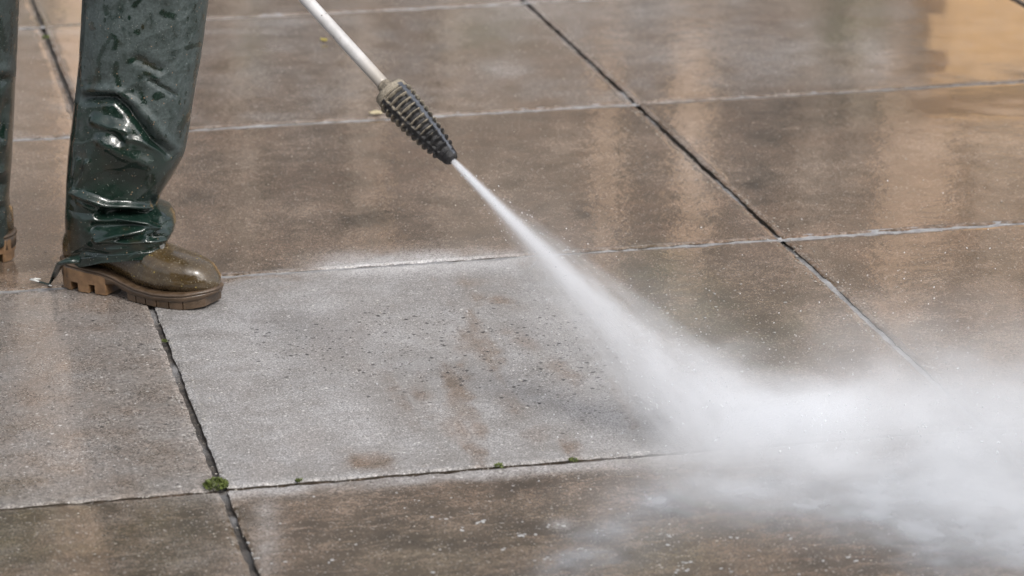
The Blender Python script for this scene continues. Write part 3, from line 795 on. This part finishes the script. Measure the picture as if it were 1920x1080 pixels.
# ---------------------------------------------------------------- boots
def build_boot(origin, yaw, L, parent, lugs=True):
    """foot space: x heel to toe, y to the wearer's left, z up"""
    cy, sy = math.cos(yaw), math.sin(yaw)
    def W(p): return Vector((origin.x + p[0] * cy - p[1] * sy, origin.y + p[0] * sy + p[1] * cy, origin.z + p[2]))
    S = L / .32
    st = np.linspace(0, 1, 64)
    # half widths towards the two sides along the foot
    wn = lambda t: np.interp(t, [0, .015, .05, .10, .18, .30, .42, .55, .68, .78, .87, .93, .97, .99, 1], [.0, .017, .030, .037, .040, .038, .038, .046, .053, .053, .047, .036, .024, .014, .0]) * S
    # sole top line (rand height) with heel lift and toe spring
    ztop = lambda t: np.interp(t, [0, .05, .2, .33, .45, .55, .7, .85, 1], [.050, .048, .045, .041, .031, .025, .0235, .027, .035]) * S
    hgt = lambda t: np.interp(t, [0, .08, .2, .30, .38, .46, .54, .62, .70, .78, .86, .92, .96, .985, 1], [.09, .12, .15, .15, .137, .121, .109, .099, .092, .088, .083, .076, .066, .053, .043]) * S
    n = 48
    vs = []
    for t in st:
        x = t * L; w_ = max(wn(t) * .97, .0006); z0 = ztop(t) - .004; z1 = max(hgt(t), z0 + .003)
        for k in range(n):
            a = 2 * math.pi * k / n
            ca, sa = math.cos(a), math.sin(a)
            e = 2.5 if t > .5 else 2.2
            q = (abs(ca) ** e + abs(sa) ** e) ** (1 / e)
            uy, uz = ca / q, sa / q
            zz = (z0 + z1) / 2 + uz * (z1 - z0) / 2
            fr = (zz - z0) / (z1 - z0)
            wid = w_ * (1 - .20 * fr ** 1.5 * (t < .6) - .06 * fr * (t >= .6))
            y = wid * uy
            # moulded line above the rand on the forefoot
            if .52 < t < .99:
                y += math.copysign(.0026 * math.exp(-((zz - ztop(t) - .020 * S) / .0022) ** 2), uy) * (abs(uy) > .5)
                if abs(uy) > .5 and zz < ztop(t) + .020 * S: y += math.copysign(.0016, uy)
            vs.append(W((x, y, zz)))
    fs = grid_faces(len(st), n)
    up = mesh_obj('boot', vs, fs, M_BOOT, parent)
    # rand and welt: a rib round the foot
    out = []
    m = 150
    for i in range(m):
        s = i / m
        if s < .5: t = .5 - .5 * math.cos(2 * math.pi * s); sgn = -1
        else: t = .5 - .5 * math.cos(2 * math.pi * s); sgn = 1
        out.append((t * L, sgn * float(wn(t)), t))
    def ring(off, zf):
        r_ = []
        for (x, y, t) in out:
            dx = (x - L * .5) / (L * .5)
            k = 1 + off / .05
            r_.append(W((x + off * dx * abs(dx), y * k, zf(t))))
        return r_
    def loft(name, rings, mat, par, close=True):
        v = [p for r_ in rings for p in r_]
        f = grid_faces(len(rings), m)
        if close:
            f.append(tuple(range(m))[::-1]); f.append(tuple((len(rings) - 1) * m + i for i in range(m)))
        return mesh_obj(name, v, f, mat, par)
    zb = lambda t: float(np.interp(t, [0, .06, .2, .33, .40, .46, .55, .7, .85, .93, 1], [.026, .022, .020, .020, .024, .016, .012, .012, .014, .018, .026])) * S
    zt = lambda t: float(ztop(t))
    welt = loft('welt', [ring(.000, lambda t: zt(t) - .003), ring(.0035, lambda t: zt(t) - .002), ring(.0045, lambda t: zt(t) + .000), ring(.0035, lambda t: zt(t) + .002), ring(-.001, lambda t: zt(t) + .0035)], M_SOLE, up)
    sole = loft('sole', [ring(-.001, lambda t: zb(t)), ring(.002, lambda t: zb(t) + .001), ring(.0025, lambda t: (zb(t) + zt(t)) / 2), ring(.003, lambda t: zt(t) - .003)], M_SOLE, up)
    # tread blocks
    def block(name, t0, t1, ztop_f, zlow_f, mat, inset=.001, nseg=8):
        bm = bmesh.new(); tt = np.linspace(t0, t1, nseg)
        lo, hi = [], []
        for sgn in (-1, 1):
            for t in (tt if sgn < 0 else tt[::-1]):
                y = sgn * (float(wn(t)) + .002 - inset)
                lo.append(bm.verts.new(W((t * L, y * .97, zlow_f(t))))); hi.append(bm.verts.new(W((t * L, y, ztop_f(t)))))
        k = len(lo)
        for i in range(k): bm.faces.new((lo[i], lo[(i + 1) % k], hi[(i + 1) % k], hi[i]))
        bm.faces.new(lo[::-1]); bm.faces.new(hi)
        o = bm_obj(name, bm, mat, sole, False)
        o.parent = up; return o
    hl = lambda t: .0008 + max(0, .06 - t) * .10
    # heel: tan rubber, three lugs
    block('heel', .012, .345, lambda t: zt(t) - .006, lambda t: .017 * S, M_HEEL, -.0008, 22)
    for (a, b_) in ((.03, .115), (.165, .235), (.275, .345)):
        block('heel_lug', a, b_, lambda t: .0172 * S, hl, M_HEEL, .0006, 8)
    zl = lambda t: .0008 + max(0, t - .84) ** 1.3 * .085
    for (a, b_) in ((.495, .555), (.562, .625), (.632, .70), (.707, .78), (.787, .86), (.867, .965)):
        block('tread_block', a, b_, lambda t: zb(t) + .003, zl, M_SOLE, .001, 8)
    return up

boot_o = gp(112, 532); boot_o.z = 0
BOOT_YAW = R(-27)
boot = build_boot(Vector((-.775, 5.215, .0005)), BOOT_YAW, .312, person)
boot2 = build_boot(Vector((-.888, 5.375, .0005)), R(208), .312, person)

# drawstring hanging from the hem at the heel
ds = [at(150, 487, 5.115), at(128, 488, 5.115), at(114, 494, 5.125), at(107, 506, 5.15), at(101, 519, 5.20)]
e1 = gp(92, 533, .004); e2 = gp(78, 529, .005); e3 = gp(66, 526, .005)
v, f = tube(ds + [e1, e2, e3], [.013, .0125, .009, .0062, .005, .0045, .004, .0035], 12, True, .45)
cord = mesh_obj('hem_strap', v, f, M_TROUS, trousers)
fattr(cord, 'bloom', [.15] * len(v))
v, f = tube([gp(97, 536, .003), gp(82, 531, .004), gp(70, 527, .006), gp(58, 524, .007), gp(66, 522.5, .008), gp(76, 523, .009)], [.0016, .0018, .0022, .003, .0024, .0015], 10, True, .6)
mesh_obj('strap_end', v, f, M_WHITE, cord)

# ================================================================== SPRAY LANCE
lance = empty('spray_lance', tuple(NOZ))
tag(lance, 'silver spray lance with a ribbed black rubber nozzle guard caked in dried mud', 'spray lance')
zq = lan_dir.to_track_quat('Z', 'Y').to_matrix().to_4x4()
back = -lan_dir
L_G = .152
# guard: s from 0 (tip) to L_G (back)
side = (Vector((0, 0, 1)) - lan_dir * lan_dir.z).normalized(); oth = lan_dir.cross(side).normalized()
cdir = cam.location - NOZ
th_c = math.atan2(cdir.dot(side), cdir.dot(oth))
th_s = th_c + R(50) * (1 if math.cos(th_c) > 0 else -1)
ns, nt = 300, 180
vs, rb, bk, spn = [], [], [], []
for i in range(ns):
    u = i / (ns - 1); s = .004 + u * (L_G - .004)
    r0 = float(np.interp(u, [0, .03, .06, .10, .3, .6, .78, .90, .96, 1], [.0120, .0133, .0138, .0150, .0198, .0248, .0268, .0272, .0268, .0262]))
    ph = (u - .105) / .0755
    k_ = math.floor(ph); fr = ph - k_
    inr = 0 <= k_ < 11
    ribp = math.exp(-((fr - .5) / .19) ** 2) if inr else 0
    for j in range(nt):
        th = 2 * math.pi * j / nt
        # four smooth spines run the length, ribs between them
        sp_a = th - th_s
        dsp = abs(((sp_a / (math.pi / 2)) + .5) % 1 - .5) * (math.pi / 2)
        sec = float(sstep(.10, .24, np.array(dsp)))
        rimr = 1 if u > .90 else 0
        rr = r0 + (.0030 * ribp * sec - .0046 * (1 - ribp) * sec * inr) - (0 if (inr or rimr) else .0)
        rr += .0013 * math.exp(-((dsp - .17) / .05) ** 2) * inr * .6
        if .045 < u < .06: rr -= .002
        nub = math.exp(-((dsp - .0) / .11) ** 2) * ribp
        p = NOZ - lan_dir * s + side * math.sin(th) * rr + oth * math.cos(th) * rr
        vs.append(p); rb.append(max(ribp * sec, .5 * math.exp(-((dsp - .17) / .06) ** 2) * inr, .9 * (u > .93)))
        bk.append(float(np.interp(u, [0, .12, .3, .6, 1], [.10, .22, .42, .66, .85])))
        spn.append((1 - sec) * (1 if u < .965 else 0) * float(math.cos(th - th_s) > .5))  # only the upper camera-side spine gets the painted sheen
fs = grid_faces(ns, nt)
guard = mesh_obj('nozzle_guard', vs, fs, M_GUARD, lance)
fattr(guard, 'rib', rb); fattr(guard, 'back', bk); fattr(guard, 'spine_sheen', spn)
# back end cap with crumbly mud, and front face
bm = bmesh.new()
def disc_ring(bm, prof, n=64, jag=0):
    rings = []
    for (s, r_) in prof:
        rings.append([bm.verts.new(NOZ - lan_dir * (s + (random.uniform(-jag, jag) if jag else 0)) + side * math.sin(2 * math.pi * k / n) * r_ + oth * math.cos(2 * math.pi * k / n) * r_) for k in range(n)])
    for a, b in zip(rings[:-1], rings[1:]):
        for k in range(n): bm.faces.new((a[k], a[(k + 1) % n], b[(k + 1) % n], b[k]))
    bm.faces.new(rings[0][::-1]); bm.faces.new(rings[-1])
random.seed(5)
disc_ring(bm, [(L_G - .003, .0255), (L_G + .001, .0262), (L_G + .004, .022), (L_G + .006, .0125)], 64, .0016)
M_MUD = mat_plain('dried_mud', (.25, .215, .165), .85, .6, 150, .8)
bm_obj('mud_cake', bm, M_MUD, guard)
bm = bmesh.new(); disc_ring(bm, [(.0, .0055), (.0005, .0095), (.004, .0118), (.009, .0118)], 40)
bm_obj('nozzle_tip', bm, M_GUARD, lance)
bm = bmesh.new(); disc_ring(bm, [(L_G + .003, .0118), (L_G + .010, .0122), (L_G + .016, .0118), (L_G + .018, .0105)], 40, .0005)
bm_obj('coupling', bm, M_MUD, lance)
pts = [NOZ - lan_dir * (L_G + .004 + k * .02) for k in range(46)]
v, f = tube(pts, [.0098] * len(pts), 32)
tb = mesh_obj('tube', v, f, M_LANCE, lance)
fattr(tb, 'soil', np.repeat(np.clip(1 - np.arange(46) / 4, 0, 1), 32))
pts = [NOZ - lan_dir * (1.05 + k * .03) for k in range(7)]
v, f = tube(pts, [.016, .02, .021, .02, .021, .02, .017], 24); mesh_obj('handle', v, f, M_GUARD, lance)

# ================================================================== WATER JET AND SPRAY (volumes)
def jet_material(length):
    n = N('water_spray_jet'); n.t.nodes.remove(n.bsdf)
    P = n.coord()
    sx = n.node('ShaderNodeSeparateXYZ'); n.put(sx.inputs[0], P)
    x, y, z = sx.outputs
    s = n.math('MAXIMUM', z, .0005)
    rho = n.math('SQRT', n.math('ADD', n.math('MULTIPLY', x, x), n.math('MULTIPLY', y, y)))
    wc = n.math('ADD', .0030, n.math('MULTIPLY', s, n.math('ADD', .020, n.math('MULTIPLY', s, .07))))
    core = n.math('EXPONENT', n.math('MULTIPLY', n.math('POWER', n.math('DIVIDE', rho, wc), 2.), -1.))
    core = n.math('MULTIPLY', core, n.math('DIVIDE', .0115, n.math('MULTIPLY', wc, wc)))
    core = n.math('MULTIPLY', n.math('MINIMUM', core, 380.), n.range(s, .18, .55, 1., .35))
    wh = n.math('ADD', .004, n.math('MULTIPLY', s, .175))
    halo = n.math('SUBTRACT', 1., n.math('DIVIDE', rho, wh)); halo = n.math('MAXIMUM', halo, 0.)
    halo = n.math('POWER', halo, .75)
    # fine streaks fanning out from the nozzle
    dv = n.node('ShaderNodeCombineXYZ')
    n.put(dv.inputs[0], n.math('DIVIDE', x, n.math('ADD', s, .03))); n.put(dv.inputs[1], n.math('DIVIDE', y, n.math('ADD', s, .03))); n.put(dv.inputs[2], n.math('MULTIPLY', z, .55))
    st = n.range(n.noise(dv.outputs[0], 24, 4, .65), .32, .68, .15, 1.75)
    halo = n.math('MULTIPLY', n.math('MULTIPLY', halo, st), n.range(s, .02, .22, 0., 15.))
    dens = n.math('ADD', core, halo)
    vol = n.node('ShaderNodeVolumePrincipled')
    vol.inputs['Color'].default_value = (.965, .972, .985, 1); vol.inputs['Anisotropy'].default_value = .25
    n.put(vol.inputs['Density'], dens)
    n.t.links.new(vol.outputs[0], n.out.inputs['Volume'])
    n.m.cycles.volume_step_rate = .1
    return n.m
jl = (G_HIT - NOZ).length + .03
nn = 40
vs, rows = [], 30
for i in range(rows):
    z = .0 + jl * (i / (rows - 1))
    r_ = .0048 + .177 * z
    for k in range(nn):
        a = 2 * math.pi * k / nn; vs.append((r_ * math.cos(a), r_ * math.sin(a), z))
fs = grid_faces(rows, nn) + [tuple(range(nn))[::-1], tuple((rows - 1) * nn + k for k in range(nn))]
jet = mesh_obj('water_jet', vs, fs, jet_material(jl))
jm = jet_dir.to_track_quat('Z', 'Y').to_matrix()
# keep it above the paving
for v_ in jet.data.vertices:
    wpos = jm @ v_.co + NOZ
    if wpos.z < .005:
        wpos.z = .005; v_.co = jm.inverted() @ (wpos - NOZ)
jet.rotation_euler = jet_dir.to_track_quat('Z', 'Y').to_euler()
jet.location = NOZ
tag(jet, 'white fan of high pressure water shooting from the nozzle down to the paving', 'water jet')

# mist thrown up by the jet: (ground px, ground py, height, radius x, y, z, density, rotation)
BLOBS = [(1440, 850, .02, .18, .14, .11, 34, 0), (1560, 838, .02, .26, .17, .115, 34, 0), (1690, 835, .02, .32, .20, .12, 17, 0), (1870, 845, .03, .36, .26, .14, 7, 0), (2040, 850, .05, .36, .30, .18, 5.5, 0), (1720, 720, .05, .40, .28, .13, 1.8, 0),
         (1340, 805, .05, .20, .20, .12, 6, 0), (1230, 745, .06, .22, .26, .15, 2.4, 0), (1120, 660, .07, .26, .30, .16, 1.1, 0), (1020, 560, .08, .24, .3, .15, .55, 0),
         (1820, 775, .07, .45, .25, .14, 2.6, 0), (1600, 775, .05, .30, .25, .12, 2.4, 0),
         (1560, 905, .015, .38, .26, .075, 12, 0), (1800, 915, .02, .44, .34, .09, 8, 0), (1950, 1000, .02, .40, .30, .08, 5, 0), (1420, 885, .01, .24, .16, .06, 12, 0), (1300, 930, .01, .26, .20, .045, 4.5, 0), (1150, 1010, .0, .14, .26, .04, 4.5, 0), (1900, 1020, .02, .30, .26, .07, 6, 0), (1440, 960, .01, .28, .17, .05, 5, 0)]
def mist_material():
    n = N('water_mist'); n.t.nodes.remove(n.bsdf)
    P = n.coord()
    warp = n.noise(n.mapping(P, scale=(1, 1, 1.6)), 5.5, 3, .55)
    nz = n.noise(n.mapping(P, scale=(.75, .9, 1.7)), 8.5, 4, .55, .5)
    tot = None
    for (gx, gy, h_, rx, ry, rz, de, rot) in BLOBS:
        c_ = gp(gx, gy); c_.z = h_
        mp = n.vmath('DIVIDE', n.vmath('SUBTRACT', P, tuple(c_)), (rx, ry, rz))
        d = n.vmath('LENGTH', mp, out=1)
        d = n.math('ADD', d, n.math('MULTIPLY', n.math('SUBTRACT', .5, warp), .7))
        f = n.math('POWER', n.math('MAXIMUM', n.math('SUBTRACT', 1., d), 0.), 1.6)
        f = n.math('MULTIPLY', f, de * .9)
        tot = f if tot is None else n.math('ADD', tot, f)
    dens = n.math('MULTIPLY', tot, n.range(nz, .30, .70, .35, 1.4))
    vol = n.node('ShaderNodeVolumePrincipled')
    vol.inputs['Color'].default_value = (.962, .97, .982, 1); vol.inputs['Anisotropy'].default_value = .2
    n.put(vol.inputs['Density'], dens)
    n.t.links.new(vol.outputs[0], n.out.inputs['Volume'])
    n.m.cycles.volume_step_rate = .3
    return n.m
bm = bmesh.new()
for (gx, gy, h_, rx, ry, rz, de, rot) in BLOBS:
    c_ = gp(gx, gy); c_.z = h_
    mt = Matrix.Translation(c_) @ Matrix.Diagonal((rx * 1.02, ry * 1.02, rz * 1.02, 1))
    bmesh.ops.create_icosphere(bm, subdivisions=3, radius=1, matrix=mt)
mist = bm_obj('spray_mist', bm, None)
rm = mist.modifiers.new('remesh', 'REMESH'); rm.mode = 'VOXEL'; rm.voxel_size = .02
me2 = bpy.data.meshes.new_from_object(mist.evaluated_get(bpy.context.evaluated_depsgraph_get()))
bpy.data.objects.remove(mist)
for v_ in me2.vertices:
    if v_.co.z < .004: v_.co.z = .004
me2.name = 'spray_mist'
mist = bpy.data.objects.new('spray_mist', me2); C.objects.link(mist)
me2.materials.clear(); me2.materials.append(mist_material())
tag(mist, 'white cloud of water mist billowing off the paving where the jet hits', 'mist', kind='stuff')

# ================================================================== SMALL THINGS
M_MOSS = mat_plain('bright_moss', (.13, .165, .04), .6, .55, 120, .4)
M_LEAFY = mat_plain('yellow_leaf', (.48, .40, .08), .5, .3, 60)
M_LEAFT = mat_plain('tan_leaf', (.55, .47, .30), .5, .3, 60)
M_CRUMB = mat_plain('pale_crumbs', (.42, .39, .34), .6, .5, 300)
def moss(px, py, rad, n_, label, group=None):
    rnd = random.Random(int(px * 7 + py))
    bm = bmesh.new(); c = gp(px, py)
    for k in range(n_):
        a = rnd.uniform(0, 6.283); r_ = rad * math.sqrt(rnd.random())
        hgt_ = rad * .55 * (1 - (r_ / rad) ** 2) * rnd.uniform(.4, 1.1)
        b = Vector((c.x + r_ * math.cos(a), c.y + r_ * math.sin(a) * 1.1, .0 + hgt_))
        d = Vector((rnd.uniform(-1, 1), rnd.uniform(-1, 1), rnd.uniform(.3, 1.2))).normalized()
        s = d.cross(Vector((rnd.uniform(-1, 1), rnd.uniform(-1, 1), .3))).normalized()
        l_ = rnd.uniform(.0025, .006); w_ = l_ * .42
        q = [b, b + d * l_ * .5 + s * w_, b + d * l_, b + d * l_ * .5 - s * w_]
        bm.faces.new([bm.verts.new(x) for x in q])
    o = bm_obj('moss_tuft', bm, M_MOSS, None, False)
    tag(o, label, 'moss', group); return o
moss(405, 911, .0175, 420, 'bright green moss tuft filling the crossing of two dark paving joints', 'moss growing in the paving joints')
moss(309, 641, .005, 30, 'tiny green moss sprig in the dark joint below the boot toe', 'moss growing in the paving joints')
moss(560, 903, .005, 26, 'small moss sprig in the cross joint just right of the big tuft', 'moss growing in the paving joints')
moss(935, 876, .007, 40, 'pale green moss sprig midway along the lower cross joint', 'moss growing in the paving joints')
moss(1075, 865, .006, 30, 'rightmost moss sprig in the lower cross joint near the spray', 'moss growing in the paving joints')
moss(86, 72, .009, 50, 'yellowish moss sprig in the joint between the two legs', 'moss growing in the paving joints')
def leaf(px, py, l_, w_, yaw, mat, label):
    c = gp(px, py, .004); vs, fs = [], []
    n_ = 9
    for i in range(n_):
        t = i / (n_ - 1); ww = w_ * math.sin(math.pi * min(1, t * 1.02 + .01)) ** .7
        for k in range(5):
            u = (k - 2) / 2
            x = (t - .5) * l_; y = u * ww; z = .004 * abs(u) + .006 * (t - .5) ** 2 + .0015 * math.sin(9 * t + 3 * u)
            vs.append((c.x + x * math.cos(yaw) - y * math.sin(yaw), c.y + x * math.sin(yaw) + y * math.cos(yaw), c.z + z))
    for i in range(n_ - 1):
        for k in range(4):
            o = i * 5 + k; fs.append((o, o + 1, o + 6, o + 5))
    ob = mesh_obj('fallen_leaf', vs, fs, mat)
    m = ob.modifiers.new('thick', 'SOLIDIFY'); m.thickness = .0006
    tag(ob, label, 'leaf', 'fallen leaves on the wet slabs'); return ob
leaf(706, 214, .032, .014, R(15), M_LEAFT, 'pale tan leaf scrap lying in the joint behind the nozzle guard')
leaf(608, 77, .012, .010, R(60), M_LEAFY, 'small yellow leaf lying on the slab left of the lance tube')

# loose crumbs and grit
def crumbs(name, pts, mat, label, cat):
    vs, fs = [], []
    rnd = random.Random(3)
    for (x, y, r_) in pts:
        b = len(vs); a0 = rnd.random() * 6.3
        sx_, sy_, sz_ = r_ * rnd.uniform(.6, 1.3), r_ * rnd.uniform(.6, 1.3), r_ * rnd.uniform(.35, .8)
        for k in range(5):
            a = a0 + k * 1.2566 + rnd.uniform(-.3, .3); vs.append((x + sx_ * math.cos(a), y + sy_ * math.sin(a), sz_ * .4 + rnd.uniform(-.1, .1) * sz_))
        vs.append((x, y, sz_)); vs.append((x, y, -.001))
        for k in range(5):
            fs.append((b + k, b + (k + 1) % 5, b + 5)); fs.append((b + (k + 1) % 5, b + k, b + 6))
    o = mesh_obj(name, vs, fs, mat, None, False)
    tag(o, label, cat, kind='stuff'); return o
rnd = random.Random(12)
gr = []
for k in range(1100):
    c_ = rnd.choice((0, 1, 1, 1)); b_ = rnd.uniform(3.6, 8.2)
    a_ = A0 + c_ * LA + rnd.choice((-1, 1)) * (GA / 2 + abs(rnd.gauss(0, .012)))
    x, y = ab_world(a_, b_); gr.append((x, y, rnd.uniform(.0008, .0026)))
for k in range(260):
    r_ = rnd.choice((1, 2, 2, 3)); a_ = rnd.uniform(-1.2, 3); b_ = B0 - r_ * LB + rnd.choice((-1, 1)) * (GB / 2 + abs(rnd.gauss(0, .010)))
    x, y = ab_world(a_, b_); gr.append((x, y, rnd.uniform(.0007, .002)))
for k in range(2600):
    p = gp(rnd.uniform(-60, 1980), rnd.uniform(0, 1090)); gr.append((p.x, p.y, rnd.uniform(.0005, .0019)))
crumbs('grit', gr, M_CRUMB, 'loose pale grit and mortar crumbs scattered over the wet slabs', 'grit')
M_FOAM = mat_plain('water_foam', (.38, .38, .375), .35, .25, 200, .5)
fm = []
for k in range(70):
    x_ = rnd.uniform(450, 1700); y_ = rnd.uniform(925, 1085)
    p = gp(x_, y_); n_ = rnd.choice((1, 1, 2, 3, 5))
    for q in range(n_):
        fm.append((p.x + rnd.gauss(0, .008), p.y + rnd.gauss(0, .006), rnd.uniform(.001, .0034)))
for k in range(45):
    p = gp(rnd.gauss(1330, 130), rnd.gauss(600, 45)); fm.append((p.x, p.y, rnd.uniform(.001, .003)))
crumbs('foam', fm, M_FOAM, 'small white foam flecks floating on the brown wet slabs', 'foam')

# press stud on the hem band, set on the trouser surface
best = None
for P, px, py in outline_leg(near_cfg)[:40]:
    k = int(np.argmin(np.abs(px - 303) + np.abs(py - 461) + 1e3 * (P[:, 1] > P[:, 1].mean())))
    dd = abs(px[k] - 303) + abs(py[k] - 461)
    if best is None or dd < best[0]: best = (dd, Vector(P[k]), Vector(P[k]) - Vector(P.mean(0)))
nrm = best[2]; nrm.z = 0.02; nrm.normalize()
bm = bmesh.new()
q = nrm.to_track_quat('Z', 'Y').to_matrix()
prof = [(-.001, .0062), (.0012, .0060), (.0020, .0048), (.0010, .0036), (.0010, .0022), (.0017, .0012)]
rings = [[bm.verts.new(best[1] + q @ Vector((r_ * math.cos(2 * math.pi * k / 24), r_ * math.sin(2 * math.pi * k / 24), z))) for k in range(24)] for z, r_ in prof]
for a, b in zip(rings[:-1], rings[1:]):
    for k in range(24): bm.faces.new((a[k], a[(k + 1) % 24], b[(k + 1) % 24], b[k]))
bm.faces.new(rings[-1]); bm.faces.new(rings[0][::-1])
bm_obj('press_stud', bm, M_STEEL, trousers)

# ---------------------------------------------------------------- thin sheet of milky water running off the impact
POLY = [(1420, 862), (1300, 868), (1200, 900), (1130, 955), (1070, 1005), (1005, 1085), (1095, 1092), (1165, 1040), (1212, 1003), (1300, 968), (1380, 978), (1460, 1002), (1540, 1012), (1630, 1034), (1705, 1066), (1745, 1100), (2150, 1110), (2150, 845), (1800, 835), (1600, 845)]
gx_, gy_ = np.meshgrid(np.linspace(950, 2120, 150), np.linspace(835, 1100, 110))
gx_ = gx_ + (gy_ - 960) * 0
ins = np.zeros(gx_.shape, bool)
for (x0, y0), (x1, y1) in zip(POLY, POLY[1:] + POLY[:1]):
    if y0 == y1: continue
    c_ = ((y0 > gy_) != (y1 > gy_)) & (gx_ < (x1 - x0) * (gy_ - y0) / (y1 - y0) + x0); ins ^= c_
dist = polydist(gx_, gy_ * 1.0, POLY + POLY[:1]) * np.where(ins, 1, -1)
al = sstep(-20, 95, dist + (fbm(gx_ / 46, gy_ / 17, 61, 4) - .5) * 70)
keep = al > .004
vs = [tuple(gp(float(x), float(y), .0042)) for x, y in zip(gx_.ravel(), gy_.ravel())]
fs = [f for f in grid_faces(110, 150, False) if keep.ravel()[list(f)].any()]
used = sorted({i for f in fs for i in f}); remap = {i: k for k, i in enumerate(used)}
n = N('milky_runoff'); P = n.coord()
st = n.noise(n.mapping(P, scale=(.8, .8, 1)), 15, 5, .6)
n.set(Base_Color=n.mix(n.range(st, .35, .65), (.27, .285, .31), (.40, .42, .45)), Roughness=.22, Specular_IOR_Level=.4,
      Alpha=n.math('MULTIPLY', n.attr('cover'), n.range(st, .25, .75, .35, .75)), Normal=n.bump(st, .25, .004))
run = mesh_obj('runoff_water', [vs[i] for i in used], [tuple(remap[i] for i in f) for f in fs], n.m)
fattr(run, 'cover', al.ravel()[used])
tag(run, kind='structure')

# droplets thrown out of the jet and the splash
n = N('water_droplet'); n.set(Base_Color=(.85, .87, .9), Roughness=.12, Transmission_Weight=.35, IOR=1.33)
rnd = random.Random(77); vs, fs = [], []
jx = jet_dir.cross(Vector((0, 0, 1))).normalized(); jz = jx.cross(jet_dir)
def drop(p, r_, d):
    if p.z < .006: return
    b = len(vs); d = d.normalized(); sx_ = d.cross(Vector((.3, .2, 1))).normalized(); sz_ = sx_.cross(d)
    for t, q_ in ((-1, 0), (-.4, .9), (.4, .9), (1, 0)):
        if q_ == 0: vs.append(p + d * t * r_ * 1.5)
        else:
            for k in range(5):
                a = k * 1.2566; vs.append(p + d * t * r_ * 1.5 + (sx_ * math.cos(a) + sz_ * math.sin(a)) * r_ * q_)
    for k in range(5):
        k2 = (k + 1) % 5
        fs.append((b, b + 1 + k2, b + 1 + k)); fs.append((b + 1 + k, b + 1 + k2, b + 6 + k2, b + 6 + k)); fs.append((b + 6 + k, b + 6 + k2, b + 11))
for k in range(900):
    s_ = jl * (rnd.random() ** .7); a = rnd.uniform(0, 6.283); r0 = (.004 + .19 * s_) * (.35 + abs(rnd.gauss(.25, .4)))
    p = NOZ + jet_dir * s_ + (jx * math.cos(a) + jz * math.sin(a)) * r0
    drop(p, rnd.uniform(.0003, .0009), jet_dir + Vector((rnd.gauss(0, .1), rnd.gauss(0, .1), rnd.gauss(0, .1))))
for k in range(1500):
    c_ = gp(rnd.gauss(1560, 260), rnd.gauss(850, 60)); v_ = Vector((rnd.gauss(.3, .5), rnd.gauss(-.1, .4), abs(rnd.gauss(0, .5))))
    p = c_ + v_ * rnd.uniform(.02, .32); drop(p, rnd.uniform(.0003, .0011), v_)
dr = mesh_obj('water_droplet', vs, fs, n.m)
tag(dr, 'fine white water droplets flying off the jet and out of the splash', 'droplets', kind='stuff')
